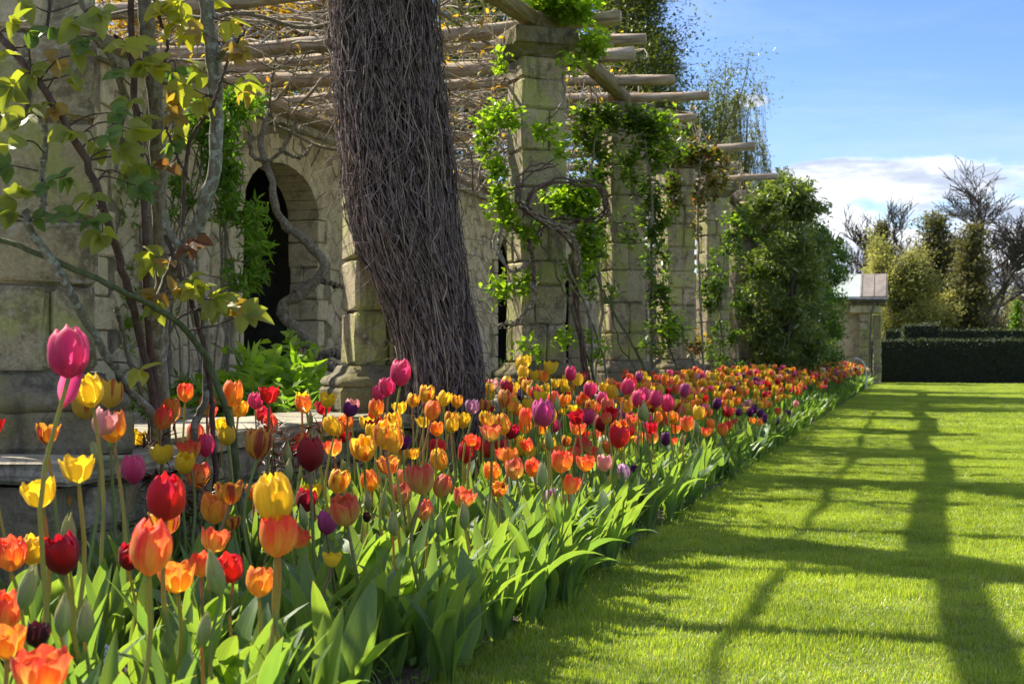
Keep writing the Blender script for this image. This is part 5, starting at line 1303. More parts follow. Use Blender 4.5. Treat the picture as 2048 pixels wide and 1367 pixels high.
def petal_fn(open_, H, inner, seed, notch=True):
    """one petal of a cup: H height and unit max radius .5; open_ 0 closed bud-like, 1 wide open"""
    r_ = np.random.default_rng(seed)
    ph = r_.uniform(0, 6.28, 4); A = R(60 if not inner else 57)
    vv = np.array([0, .06, .16, .32, .5, .68, .84, 1.0])
    if open_ < 0: rr = np.array([.07, .15, .24, .29, .28, .21, .12, .02]); A = R(66)
    else: rr = np.array([.07, .22, .37, .475, .50, .49, .455, .38]) + open_ * np.array([0, 0, 0, .0, .03, .09, .17, .27]) - .1 * (1 - open_) * np.array([0, 0, 0, 0, .0, .1, .4, 1.3])
    if inner: rr = rr * .88
    Hh = H * (1.0 if not inner else .985)
    def f(u, v):
        rad = float(np.interp(v, vv, rr))
        w = max(.12, 1 - max(0, (v - .35) / .65) ** 4.2) ** .5 * min(1, .55 + v * 1.8)
        a = u * A * w
        cup = 1 - .13 * u * u * w
        rad = rad * cup + .012 * math.sin(5 * u + ph[0]) * v + .010 * math.sin(9 * v + ph[1] + 3 * u) + (.030 * math.sin(u * 7 + ph[2]) * v ** 4 if open_ >= 0 else 0)
        z = Hh * (v - (.05 * v + .10 * v ** 6) * u * u + (.02 * math.sin(u * 6 + ph[3]) * v ** 6))
        return (rad * math.sin(a), -rad * math.cos(a), z)
    return f
petal_cache = {}
def petal_mesh(code, op, inner, s):
    key = (code, op, inner, s)
    if key not in petal_cache:
        ov = {'bud': -1, 'c': 0.0, 'm': .38, 'o': .85}[op]; H = {'bud': 1.45, 'c': 1.22, 'm': 1.10, 'o': .98}[op]
        petal_cache[key] = grid_mesh('tulip_petal', 6, 11, (lambda g: lambda u, v: g(u, 1 - (1 - v) ** 1.45))(petal_fn(ov, H, inner, hash((op, inner, s)) % 1000 if False else (len(op) * 100 + ord(op[0]) * 7 + inner * 31 + s))), M['pt_' + code])
    return petal_cache[key]
bloom_cache = {}
def lowbloom_arrays(op, seed):
    ov = {'bud': -1, 'c': 0.0, 'm': .38, 'o': .85}[op]; H = {'bud': 1.45, 'c': 1.22, 'm': 1.10, 'o': .98}[op]
    Vs, Fs, pus, pvs, b = [], [], [], [], 0
    nu, nv = 4, 5
    for k in range(6):
        inner = k >= 3; fn = petal_fn(ov, H, inner, seed + k); a = R(120 * (k % 3) + (60 if inner else 0)) + .08 * math.sin(seed + k)
        ca, sa = math.cos(a), math.sin(a)
        for j in range(nv + 1):
            for i in range(nu + 1):
                u = -1 + 2 * i / nu; v = j / nv; x, y, z = fn(u, v); Vs.append((x * ca - y * sa, x * sa + y * ca, z)); pus.append(u); pvs.append(v)
        for j in range(nv):
            for i in range(nu):
                q = b + j * (nu + 1) + i; Fs.append((q, q + 1, q + nu + 2, q + nu + 1))
        b = len(Vs)
    return np.array(Vs), np.array(Fs), np.array(pus), np.array(pvs)
LB = {(op, s): lowbloom_arrays(op, 11 * s + len(op) * 50 + ord(op[0])) for op in ('bud', 'c', 'm', 'o') for s in range(3)}
def bloom_mesh(code, op, s):
    key = (code, op, s)
    if key not in bloom_cache:
        V, F, pu, pv = LB[op, s]; bloom_cache[key] = mesh_np('tulip_bloom', V, F, M['pt_' + code], True, {'pu': pu, 'pv': pv})
    return bloom_cache[key]
# leaves
def tulip_leaf_fn(kind, seed):
    r_ = np.random.default_rng(seed)
    bend = {'up': r_.uniform(.08, .24), 'arch': r_.uniform(.36, .6), 'flop': r_.uniform(.85, 1.15)}[kind]; Wd = r_.uniform(.065, .105) * (1.15 if kind != 'up' else .85)
    tw = r_.uniform(-.6, .6); ph = r_.uniform(0, 6.28, 3); n = 24
    ths = R(r_.uniform(4, 14)) + bend * np.linspace(0, 1, n) ** 1.6 * 1.5
    P = np.zeros((n, 2))
    for i in range(1, n): P[i] = P[i - 1] + np.array([math.sin(ths[i]), math.cos(ths[i])]) / (n - 1)
    def f(u, v):
        q = v * (n - 1); i = min(int(q), n - 2); p = P[i] + (P[i + 1] - P[i]) * (q - i); th = ths[i]
        w = Wd * (min(1, .35 + v * 2.2)) * (1 - max(0, (v - .35) / .65) ** 2.2) ** .85 if v < .999 else .001
        vee = (.55 * (1 - v) + .12)
        d = w * abs(u) * vee + .10 * w * math.sin(v * 11 + ph[0] + (2 if u > 0 else 0)) * abs(u)
        tx = u * w * math.cos(tw * v) ; dn = d + u * w * math.sin(tw * v)
        return (tx, p[0] - dn * math.cos(th) * 1.0, p[1] + dn * math.sin(th))
    return f
TL = {}
for kd, nn in (('up', 6), ('arch', 5), ('flop', 4)):
    for q in range(nn): TL[kd, q] = grid_mesh('tulip_leaf', 4, 11, tulip_leaf_fn(kd, 100 + q * 7 + len(kd) * 31), M['tleaf'])
TLk = {'up': 6, 'arch': 5, 'flop': 4}
SM = []
for q in range(5):
    r_ = rng.normal(0, .018, (2, 2)); P = smooth_path([(0, 0, 0), (r_[0, 0], r_[0, 1], .35), (r_[1, 0], r_[1, 1], .7), (0, 0, 1)], 9)
    V, F, al = tubes([(P, np.linspace(1.15, .9, 9))], 7)
    V0 = V.copy(); C_ = np.repeat(P, 7, 0); V = C_ + (V - C_) * np.array([.0045, .0045, .0045]) * 1.0
    SM.append(mesh_np('tulip_stem', V, F, M['tstem'], True, {'pv': al, 'pu': al * 0}))

# every tulip one can pick out in the photograph: x, y of the bloom, its width in pixels, variety
T_ = """137,703,82,P 187,780,60,Y 218,787,50,YR 172,812,48,YR 228,853,55,O 228,872,22,BU 202,905,22,BU 222,908,20,BU 234,922,30,R 48,817,17,BU 264,882,42,Y 157,937,70,Y 86,985,72,Y 112,1003,50,O
325,908,48,Y 308,938,38,Y 380,900,48,OR 393,868,38,RO 347,820,40,YM 370,785,33,OR 395,950,45,OR 443,850,36,Y 463,786,42,O 513,888,54,YM 331,992,76,R 427,1015,56,O 461,985,60,YM 336,1043,66,YM 297,1095,86,OR 258,1112,48,DR
131,1107,72,DR 62,1100,54,Y 22,1107,60,OR 43,1172,36,BU 356,1155,74,O 425,1080,62,OR 402,1128,44,OR 466,1135,52,R 441,1142,38,BU 518,1163,54,O 508,985,40,YM 555,993,78,Y 545,1050,40,Y 552,1070,76,OR 590,1075,48,OR 467,1045,34,YM
608,1000,42,DR 626,983,42,Y 611,1030,20,BU 664,1118,38,Y 653,1043,40,MP 695,1018,58,RO 672,962,44,YR 510,800,28,P 537,790,42,R 529,830,32,R 648,815,36,R 620,836,12,BU 660,850,30,R 691,870,26,R 610,882,32,OR 620,908,54,DR 597,900,36,DR
669,895,40,OR 731,845,32,Y 728,893,46,YR 771,870,50,YR 800,745,42,P 776,773,34,P 802,815,32,Y 852,788,32,YR 868,803,26,YR 849,843,30,Y 897,823,25,YR 897,850,13,BU 778,930,48,YM 737,1000,16,BU 828,907,28,YR 803,903,34,YR 872,897,34,R
883,917,36,YR 845,957,56,RO 812,957,36,RO 877,970,38,RO 850,1020,34,RO 835,1050,26,DR 921,995,48,RO 930,1030,22,BU 806,987,40,RO 735,1032,18,DP 786,1045,20,BU 876,1045,18,BU 946,813,28,LI 975,820,28,R 1003,793,22,R 933,850,24,Y 951,841,24,Y
983,864,44,RO 1008,848,34,YR 978,822,24,Y 931,904,34,R 950,888,34,R 974,897,28,R 1006,893,26,R 1010,907,34,OR 987,943,34,O 1034,937,38,RO 1068,935,32,OR 998,978,36,YM 1083,947,22,BU 1090,825,44,MP 1110,848,26,P 1028,808,28,Y 1012,822,28,YR 1053,722,30,Y
1040,728,26,Y 1100,735,32,Y 1070,750,28,Y 1045,744,22,Y 1087,752,28,O 1054,771,24,YR 1066,782,26,YR 1078,792,30,Y 1058,812,30,Y 1141,747,24,P 1155,758,23,Y 1166,754,20,R 1138,783,17,R 1180,779,26,P 1050,852,28,O 1082,858,26,O 1125,822,20,Y 1158,833,36,DR
1158,806,22,W 1180,812,24,DR 1154,857,34,OR 1160,890,31,R 1122,922,41,OR 1148,908,26,OR 1171,926,40,OR 1183,908,28,OR 1209,925,30,LP 1137,968,35,OR 1102,993,29,WP 1249,943,27,WP 1270,938,19,PU 1235,873,40,R 1221,893,24,O 1212,882,20,W 1203,845,28,DR 1215,828,30,R
1246,832,24,MP 1232,852,28,O 1267,833,22,RO 1258,872,19,Y 1275,872,22,RO 1228,784,24,Y 1250,772,27,P 1277,797,28,P 1289,789,24,P 1312,796,29,P 1336,806,28,P 1253,812,26,YR 1295,837,22,P 1304,855,30,R 1307,873,26,RO 1277,880,17,RO 1331,877,22,PU 1349,858,24,OR
1349,882,18,OR 1363,877,10,BU 1375,847,28,OR 1396,825,25,Y 1371,817,22,Y 1357,805,16,Y 1343,842,22,OR 1411,863,24,OR 1425,847,18,O 1446,858,22,OR 1459,850,18,OR 1471,842,16,RO 1431,807,19,PU 1386,796,15,PU 1369,780,23,MP 1338,782,18,DR 1351,778,15,R
1392,777,16,Y 1315,762,12,OR 1532,767,14,R 1431,776,15,Y 1446,779,14,R 1473,802,17,O 1487,811,15,LP 1446,800,14,O 1530,807,16,O 1508,817,15,PU 1500,823,15,PU 1518,825,15,PU 1478,824,14,PU 1574,826,13,PU 1570,836,12,PU 1557,822,14,OR 1590,807,12,LP 1504,841,16,O
1519,844,12,O 1527,840,12,PU 1552,843,11,PU 1527,833,12,PU 1496,885,7,WP 1262,875,16,Y 1130,882,20,YM 1170,868,18,R 1095,888,26,Y 1045,895,26,Y 1035,880,20,Y 1100,878,18,BU 1110,905,30,O 1063,905,26,Y 1020,870,22,O 1190,870,20,RO 1330,830,20,O 1322,845,20,RO 1385,808,18,O
1410,800,18,OR 1405,815,16,Y 1452,822,18,R 1418,825,16,RO 1395,855,14,BU 1290,820,18,BU 1200,905,14,BU 1205,862,20,RO 1140,820,16,Y 1198,812,20,Y 1295,812,20,Y 1340,765,14,MP 1375,765,12,Y 1410,770,14,OR 1465,785,15,Y 1490,790,14,OR 1510,785,13,Y 1550,785,13,R
80,1342,118,OR 10,1215,62,OR 15,1285,80,O 72,1268,46,DP 122,1228,34,BU 169,1238,34,BU 403,1255,28,BU 136,1060,30,BU 1085,790,22,O 745,960,34,O 765,1000,20,BU 700,965,14,BU 575,905,18,BU 575,940,20,BU 700,930,16,BU 1290,850,16,LI 1240,895,16,Y""".split()
TUL = []
for s in T_:
    a = s.split(','); TUL.append([float(a[0]), float(a[1]), float(a[2]), a[3]])
XMAX, XMIN = -1.14, -2.48
plants = []
for (px, py, w, code) in TUL:
    real = .070 if code not in ('BU',) else .030
    if code in ('P', 'MP') and w > 38: real = .078
    if code in ('DP', 'WP', 'LI'): real = .055
    z = FPX * real / w
    X = (px - 1830) * z / KX
    if X > XMAX: z = XMAX * KX / (px - 1830)
    if X < XMIN: z = XMIN * KX / (px - 1830)
    h = CAM_H - (py - 710) * z / FPX
    hmin = .36 if X < -1.3 else .31
    if code in ('WP',): hmin = .27
    if h < hmin: z = max((CAM_H - hmin) * FPX / (py - 710), XMAX * KX / (px - 1830), z * .62)
    if py > 710 and h > .74 and code not in ('P',): z = min((CAM_H - .74) * FPX / max(1, py - 710), XMIN * KX / (px - 1830))
    size = w * z / FPX * 1.05
    p = at(px, py, z); plants.append([p, size, code, px, py, w, z])
# the rest of the bed: fill with random tulips, nearest ones as individuals
cells_taken = [(p[0].x, p[0].y) for p in plants]
mixw = {'O': 22, 'OR': 17, 'Y': 27, 'YR': 14, 'R': 6, 'RO': 8, 'MP': 3, 'P': 6, 'DR': 3, 'PU': 2, 'BU': 5, 'LP': 2, 'YM': 5}
codes = list(mixw); pw = np.array([mixw[c] for c in codes], float); pw /= pw.sum()
fills = []
def add_fill(y0, y1, n, mind, xr=(XMIN + .03, -1.22)):
    k = 0; tries = 0
    while k < n and tries < n * 20:
        tries += 1
        Y = rng.uniform(y0, y1); X = rng.uniform(*xr)
        if any(abs(q[1] - Y) < mind and (q[0] - X) ** 2 + (q[1] - Y) ** 2 < mind ** 2 for q in cells_taken[-700:] + cells_taken[:len(plants)]): continue
        cells_taken.append((X, Y)); k += 1
        z = -X * ST + Y * CT
        rel = (X - XMIN) / (XMAX - XMIN)
        h = rng.uniform(.46, .62) - .16 * max(0, rel - .45) / .55
        c = codes[rng.choice(len(codes), p=pw)]
        if z > 24 and rng.random() < .18: c = rng.choice(['P', 'MP', 'LP', 'W'])
        fills.append([Vector((X, Y, h + .03)), .062 * rng.uniform(.85, 1.1) * (.5 if c == 'BU' else 1), c, z])
add_fill(2.9, 4.6, 16, .10, (XMIN + .04, -1.85)); add_fill(3.4, 6.0, 34, .085, (XMIN + .05, -1.42)); add_fill(6.0, 8.5, 84, .08, (XMIN + .05, -1.28)); add_fill(8.5, 11.5, 70, .085); add_fill(11.5, 15, 150, .085); add_fill(15, 22, 330, .085); add_fill(22, 31, 430, .085); add_fill(31, 40.9, 470, .08)
fills.sort(key=lambda f: f[3])
n_ind = 328 - len(plants)
ind_fill, stuff_fill = fills[:n_ind], fills[n_ind:]
print('tulips listed', len(plants), 'fills', len(fills), 'individual fill', len(ind_fill))

def quat_z(d): return Vector((0, 0, 1)).rotation_difference(Vector(d).normalized())
def build_tulip(P, size, code, near, z, label, group, nleaf):
    op = 'bud' if code == 'BU' else rng.choice(['c', 'm', 'm', 'o'], p=[.24, .26, .22, .28])
    if code in ('P', 'MP', 'DP', 'WP'): op = 'c' if rng.random() < .7 else 'm'
    Hf = {'bud': 1.45, 'c': 1.22, 'm': 1.10, 'o': .98}[op]; Wf = {'bud': .60, 'c': 1.0, 'm': 1.02, 'o': 1.28}[op]
    s = size / Wf
    zc_ = max(P.z - Hf * s / 2, .12)          # underside of the bloom
    lean = Vector((rng.normal(0, .022), rng.normal(0, .022), 0)) * (zc_ / .4)
    bx = min(max(P.x - lean.x, XMIN - .06), XMAX + .03)
    root = thing('tulip', label, 'tulip', (bx, P.y - lean.y, .02), 0, group)
    top = Vector((P.x - bx, lean.y, zc_ - .02))
    d = top.normalized(); L = top.length
    q = quat_z(d)
    thick = (.92 if near else 1.0) * min(1.15, max(.85, size / .065))
    obj('stem', SM[int(rng.integers(5))], root, (0, 0, 0), q, (thick, thick, L))
    tiltv = (d + Vector(rng.normal(0, .15, 3))).normalized(); tq = quat_z(tiltv)
    ra = rng.uniform(0, 2.09)
    if near:
        for k in range(6):
            inner = k >= 3
            a = ra + R(120 * (k % 3) + (60 if inner else 0)) + rng.normal(0, .05)
            qq = tq @ Quaternion((0, 0, 1), a) @ Quaternion((1, 0, 0), rng.normal(0, .035) + (.05 if (op == 'o' and not inner) else 0))
            sc1 = s * rng.uniform(.95, 1.05)
            obj('petal', petal_mesh(code, op, inner, int(rng.integers(3))), root, tuple(top), qq, (s * rng.uniform(.97, 1.04), s, sc1))
    else:
        obj('bloom', bloom_mesh(code, op, int(rng.integers(3))), root, tuple(top), tq @ Quaternion((0, 0, 1), ra), (s, s, s))
    a0 = rng.uniform(0, 6.28)
    for k in range(nleaf):
        kd = rng.choice(['up', 'arch', 'flop'], p=[.55, .36, .09]); edge = (P.x - XMIN) / (XMAX - XMIN)
        a = a0 + k * 2.3 + rng.normal(0, .3)
        Ll = rng.uniform(.24, .34) * (1 if kd == 'up' else 1.0); Ll = min(Ll, zc_ * 1.0 + .02)
        if edge > .7 and rng.random() < .3: a = -R(90) + rng.normal(0, .8); kd = 'arch'
        obj('leaf', TL[kd, int(rng.integers(TLk[kd]))], root, (rng.normal(0, .008), rng.normal(0, .008), .0), (rng.normal(0, .08), rng.normal(0, .08), a), (Ll * rng.uniform(.8, 1.2), Ll, Ll))
    return root
# ---- labels: the flower itself, what is nearest to it, what stands behind it
lm_zones = [(235, 'before the lichened first pier'), (420, 'below the rose stems'), (660, 'before the low wall gap'), (720, 'left of the vine pier base'), (985, 'before the bare vine mass'), (1150, 'before the dark capped pier'), (1320, 'before the rambling climber'), (1450, 'before the red leaved climber'), (1600, 'before the evergreen shrub'), (2048, 'towards the pavilion')]
def zone(px): return next(w for x, w in lm_zones if px < x)
short = {'Y': 'yellow', 'YR': 'red flamed yellow', 'YM': 'maroon', 'OR': 'orange red', 'O': 'orange', 'RO': 'brick red', 'R': 'red', 'DR': 'crimson', 'P': 'pink', 'MP': 'mauve', 'LP': 'pale pink', 'LI': 'lilac', 'PU': 'purple', 'DP': 'near black', 'WP': 'striped', 'W': 'cream', 'BU': 'green'}
recs = [(p[3], p[4], p[5], p[2]) for p in plants]
def nearest(i, n=3):
    x, y, w, c = recs[i]; d = sorted((math.hypot(r[0] - x, (r[1] - y)), j) for j, r in enumerate(recs) if j != i); return [j for _, j in d[:n]]
cands = []
for i, (x, y, w, c) in enumerate(recs):
    nb = nearest(i); n0 = recs[nb[0]]; size = 'large' if w > 55 else 'small' if w < 20 else ''
    noun = 'tulip bud' if c == 'BU' else 'tulip'
    rel = 'above' if y < n0[1] - abs(x - n0[0]) else 'below' if y > n0[1] + abs(x - n0[0]) else 'left of' if x < n0[0] else 'right of'
    a = f"{size} {short[c]} {noun} {rel} {short[n0[3]]} {'bud' if n0[3] == 'BU' else 'one'}, {zone(x)}".strip()
    n1 = recs[nb[1]]
    b = f"{size} {short[c]} {noun} {rel} {short[n0[3]]} and near {short[n1[3]]}, {zone(x)}".strip()
    cands.append([a, b])
cands = [[' '.join(w for w in q.split() if len(q.split()) <= 16 or w not in ('small', 'large', 'the', 'a', 'and')) for q in c] for c in cands]
labels = [c[0] for c in cands]
for i in range(len(labels)):
    if sum(c[0] == cands[i][0] for c in cands) > 1: labels[i] = cands[i][1]
from collections import defaultdict
gr = defaultdict(list)
for i, l in enumerate(labels): gr[l].append(i)
ordn = ['highest', 'second highest', 'third highest', 'fourth highest', 'fifth highest', 'sixth highest', 'seventh highest']
for l, ids in gr.items():
    if len(ids) > 1:
        ids.sort(key=lambda i: recs[i][1])
        for k, i in enumerate(ids):
            w_ = 'lowest' if k == len(ids) - 1 else ordn[k].replace(' highest', '').replace('highest', 'highest')
            labels[i] = f"{w_} {short[recs[i][3]]} {'bud' if recs[i][3] == 'BU' else 'tulip'} by {short[recs[nearest(i)[0]][3]]} and {short[recs[nearest(i)[1]][3]]} {zone(recs[i][0])}"
fixed = {0: 'very tall deep pink tulip with one petal dropping, standing above all others before the first pier'}
for i, p in enumerate(plants):
    P, size, code, px, py, w, z = p
    near = w >= 21 or z < 6
    lb = fixed.get(i, labels[i])
    r_ = build_tulip(P, size, code, near, z, lb, 'tulips in the long border', 4 if z < 7 else 3)
    if i == 0:
        P2 = at(133, 782, z)
        y_ = Vector((-.42, -.1, -1)).normalized()
        obj('petal', petal_mesh('P', 'c', False, 1), r_, tuple(P2 - r_.location + Vector((.018, 0, .062))), Euler((R(182), R(24), 0)).to_quaternion(), (.062, .062, .088))
far_lbl = {c: f"small {short[c]} {'tulip bud' if c == 'BU' else 'tulip'} in the crowded middle stretch of the border" for c in VAR}
for (P, size, code, z) in ind_fill:
    zn = zone(1830 + P.x * KX / z)
    build_tulip(P, size, code, False, z, f"{short[code]} {'tulip bud' if code == 'BU' else 'tulip'} in the crowded rows {zn}", f"{short[code]} {'buds' if code == 'BU' else 'tulips'} crowded {zn}", 3)

# leafy plants without open flowers, which make up the front edge of the bed
nl = 0
leafspots = []
tries = 0
while nl < 230 and tries < 9000:
    tries += 1
    Y = rng.uniform(2.2, 9.5) if nl < 180 else rng.uniform(9.5, 14); X = rng.uniform(-2.4, -1.18) if rng.random() < .5 else rng.uniform(-1.42, -1.10)
    if nl < 34: X = rng.uniform(-1.26, -1.04); Y = rng.uniform(3.2, 5.4)
    if any((q[0] - X) ** 2 + (q[1] - Y) ** 2 < (.085 if nl >= 34 else .06) ** 2 for q in leafspots): continue
    leafspots.append((X, Y)); nl += 1
    edge = X > -1.42
    zz = -X * ST + Y * CT; ppx = 1830 + X * KX / zz; ppy = 710 + (CAM_H - .25) * FPX / zz
    nb_ = sorted((math.hypot(r[0] - ppx, r[1] - ppy), r[3], r[1]) for r in recs if r[3] != 'BU'); nb_ = [nb_[0], next(q for q in nb_ if q[1] != nb_[0][1])]
    if ppx < -150 or ppy > 1650: lab_ = 'leafy tulip plant without a flower at the very near end of the border'
    else:
        lab_ = f"flowerless plant {'below' if nb_[0][2] < ppy else 'above'} {short[nb_[0][1]]} and {short[nb_[1][1]]} tulips, {'edge' if edge else 'inside'}, {zone(ppx)}"
    o = thing('tulip_plant', lab_, 'plant', (X, Y, .02), rng.uniform(0, 6.28) if not edge else 0, lab_[:60])
    o['group'] = 'flowerless tulip plants of the border' if False else ('flowerless plants ' + zone(ppx) + (' on the lawn edge' if edge else ' inside the border'))
    a0 = rng.uniform(0, 6.28)
    for k in range(4 if not edge else 5):
        kd = rng.choice(['up', 'arch', 'flop'], p=[.6, .32, .08] if not edge else [.42, .40, .18])
        a = a0 + k * 2.2 + rng.normal(0, .3)
        if edge and k >= 3: a = -R(90) + rng.normal(0, .8)
        Ll = rng.uniform(.24, .36) if not edge else rng.uniform(.2, .34)
        obj('leaf', TL[kd, int(rng.integers(TLk[kd]))], o, (rng.normal(0, .015), rng.normal(0, .015), 0), (rng.normal(0, .1), rng.normal(0, .1), a), (Ll * rng.uniform(.85, 1.35), Ll, Ll))

gp_ = defaultdict(list)
for o in sc.objects:
    if o.name.split('.')[0] == 'tulip_plant': gp_[o['label']].append(o)
for l_, os_ in gp_.items():
    if 1 < len(os_) <= 4:
        os_.sort(key=lambda o: o.location.y)
        for w_, o in zip(('foremost', 'second', 'third', 'fourth'), os_): o['label'] = w_ + ' ' + l_
# ---- everything beyond, as one mass: low blooms and leaves with their own colours
m, t = new_mat('far_tulip')
ca = t.attr('ca').outputs['Color']; cb = t.attr('cb').outputs['Color']; pv = t.attr('pv').outputs['Fac']; pu = t.attr('pu').outputs['Fac']
n_ = t.noise(wpos(t), 90, 3, .6)
col = t.mix(t.ramp(t.math('ADD', pv, t.math('MULTIPLY', n_, .3)), .2, .7), cb, ca)
d = t.n('ShaderNodeBsdfPrincipled', {'Base Color': col, 'Roughness': .45}); tr = t.n('ShaderNodeBsdfTranslucent', {'Color': col})
M['far_tulip'] = finish(m, t, t.n('ShaderNodeMixShader', {0: .5, 1: d.outputs[0], 2: tr.outputs[0]}).outputs[0])
M['far_leaf'] = leaf_mat('far_tulip_leaf', [(.07, .14, .05), (.11, .19, .05), (.15, .23, .06)], .47, .4, tint=(1.6, 1.5, .4))
Vs, Fs, PU, PV, CA, CB, b = [], [], [], [], [], [], 0
LV, LF, LR, lb_ = [], [], [], 0
def far_arrays(op, seed):
    ov = {'bud': -1, 'c': 0.0, 'm': .38, 'o': .85}[op]; H = {'bud': 1.45, 'c': 1.22, 'm': 1.10, 'o': .98}[op]
    V, F, pu_, pv_ = [], [], [], []; b0 = 0; nu, nv = 2, 3
    for k in range(6):
        inner = k >= 3; fn = petal_fn(ov, H, inner, seed + k); a = R(120 * (k % 3) + (60 if inner else 0)); ca_, sa_ = math.cos(a), math.sin(a)
        for j in range(nv + 1):
            for i in range(nu + 1):
                u = -1 + i; v = j / nv; x, y, z = fn(u, v); V.append((x * ca_ - y * sa_, x * sa_ + y * ca_, z)); pu_.append(u); pv_.append(v)
        for j in range(nv):
            for i in range(nu): q = b0 + j * 3 + i; F.append((q, q + 1, q + 4, q + 3))
        b0 = len(V)
    return np.array(V), np.array(F), np.array(pu_), np.array(pv_)
FB = {(op, s): far_arrays(op, 5 * s + 3) for op in ('bud', 'c', 'm', 'o') for s in range(3)}
lp, ld, lnm, lL, lW = [], [], [], [], []
stems_far = []
for (P, size, code, z) in stuff_fill:
    op = 'bud' if code == 'BU' else rng.choice(['c', 'm', 'o'], p=[.4, .4, .2])
    V, F, pu_, pv_ = (LB if z < 15 else FB)[op, int(rng.integers(3))]
    a = rng.uniform(0, 6.28); Rm = np.array([[math.cos(a), -math.sin(a), 0], [math.sin(a), math.cos(a), 0], [0, 0, 1]])
    s = size / ({'bud': .6, 'c': 1, 'm': 1.02, 'o': 1.28}[op]); V2 = (V * s) @ Rm.T + np.array([P.x, P.y, P.z - s * .6]) + np.outer(V[:, 2] * s, rng.normal(0, .12, 3) * [1, 1, 0])
    v_ = VAR[code]; jt = rng.uniform(.82, 1.15)
    Vs.append(V2); Fs.append(F + b); b += len(V); PU.append(pu_); PV.append(pv_)
    CA.append(np.tile(np.clip(np.array(v_[1]) * .75 * jt + np.array(v_[5]) * .25, 0, .9), (len(V), 1))); CB.append(np.tile(v_[2], (len(V), 1)))
    stems_far.append((np.array([(P.x + rng.normal(0, .02), P.y + rng.normal(0, .02), 0), (P.x, P.y, P.z - s * .6)]), .0045))
o = obj('far_tulips', mesh_np('far_tulips', np.vstack(Vs), np.vstack(Fs), M['far_tulip'], True, {'pu': np.concatenate(PU), 'pv': np.concatenate(PV), 'ca': np.vstack(CA), 'cb': np.vstack(CB)}))
tag(o, 'mixed drift of far tulips running to the end of the border', 'tulips', kind='stuff')
V, F, _ = tubes(stems_far, 3); tag(obj('far_tulip_stems', mesh_np('far_tulip_stems', V, F, M['far_leaf'], attrs={'rnd': rng.random(len(V))})), 'stems of the far tulip drift', 'tulips', kind='stuff')
# far leaves: blades as folded leaves in two bends
nb = 11500
Yb = 8.0 + 33 * rng.random(nb) ** .9; Xb = rng.uniform(XMIN, -1.12, nb); Lb = rng.uniform(.18, .36, nb) * (1 - .25 * ((Xb + 1.5).clip(0, 1)) / .4)
Pb = np.stack([Xb, Yb, np.full(nb, .01)], -1); aa = rng.uniform(0, 6.28, nb); tl = rng.uniform(.05, .5, nb)
tl[Xb > -1.3] *= 1.4; aa[Xb > -1.3] = rng.normal(0, 1.4, (Xb > -1.3).sum())
Db = np.stack([np.cos(aa) * tl, np.sin(aa) * tl, np.ones(nb)], -1); Nb = np.stack([-np.cos(aa), -np.sin(aa), tl], -1)
V, F, rnd = leaves_np(Pb, Db, Nb, Lb, Lb * .19, .25, 1)
tag(obj('far_tulip_leaves', mesh_np('far_tulip_leaves', V, F, M['far_leaf'], True, {'rnd': rnd})), 'dense upright leaves of the far part of the tulip border', 'tulip leaves', kind='stuff')

# ---- weeds and thin leaves in the bed, dandelions, dark peony shoots
nb = 9000
Yb = rng.uniform(2.0, 16, nb); Xb = rng.uniform(-2.55, -1.1, nb); aa = rng.uniform(0, 6.28, nb); tl = rng.uniform(.2, 1.6, nb)
V, F, rnd = leaves_np(np.stack([Xb, Yb, np.full(nb, .01)], -1), np.stack([np.cos(aa) * tl, np.sin(aa) * tl, np.ones(nb)], -1), np.stack([-np.cos(aa), -np.sin(aa), tl], -1), rng.uniform(.05, .17, nb), .006, .2, 1)
tag(obj('ground_cover', mesh_np('ground_cover', V, F, M['weed'], True, {'rnd': rnd})), 'thin grassy weeds between the tulip plants', 'weeds', kind='stuff')
nb = 5200
pts = np.stack([rng.uniform(-2.5, -1.09, nb), rng.uniform(2.2, 14, nb), rng.uniform(.02, .07, nb)], -1)
tag(foliage('low_weeds', pts, M['weed'], .035, .018, None, up=.4, kind=0, nup=.7), 'small leaved weeds covering the soil of the border', 'weeds', kind='stuff')
m, t = new_mat('dandelion_yellow'); d = t.n('ShaderNodeBsdfPrincipled', {'Base Color': t.mix(t.noise(wpos(t), 200, 2), (.75, .48, .01), (.85, .60, .02)), 'Roughness': .6}); M['dand'] = finish(m, t, d.outputs[0])
def dandelion(px, py, z, r, lab):
    p = at(px, py, z); o = thing('dandelion', lab, 'dandelion', (p.x, p.y, .02))
    V, F, _ = tubes([(np.array([(0, 0, 0), (.005, 0, (p.z - .02) * .5), (0, 0, p.z - .02)]), .0022)], 6); obj('stem', mesh_np('stem', V, F, M['weed'], attrs={'rnd': np.full(len(V), .5)}), o)
    n = 70; el_ = rng.uniform(.0, 1.2, n); a = rng.uniform(0, 6.28, n); D = np.stack([np.cos(a) * np.cos(el_), np.sin(a) * np.cos(el_), np.sin(el_)], -1)
    V, F, rnd = leaves_np(np.tile([0, 0, p.z - .022], (n, 1)), D, np.tile([0, 0, 1.0], (n, 1)), r, r * .25, .1); obj('flower_head', mesh_np('flower_head', V, F, M['dand']), o)
dandelion(1000, 1022, 5.1, .017, 'yellow dandelion flower among the leaves below the maroon and orange tulip')
dandelion(853, 978, 5.6, .010, 'small yellow dandelion between brick red tulips')
pts = []; st = []
ysp = thing('yellow_wildflower', 'scattered tiny yellow flowers low between the nearest tulip leaves', 'wildflower', (-1.6, 3.4, .02))
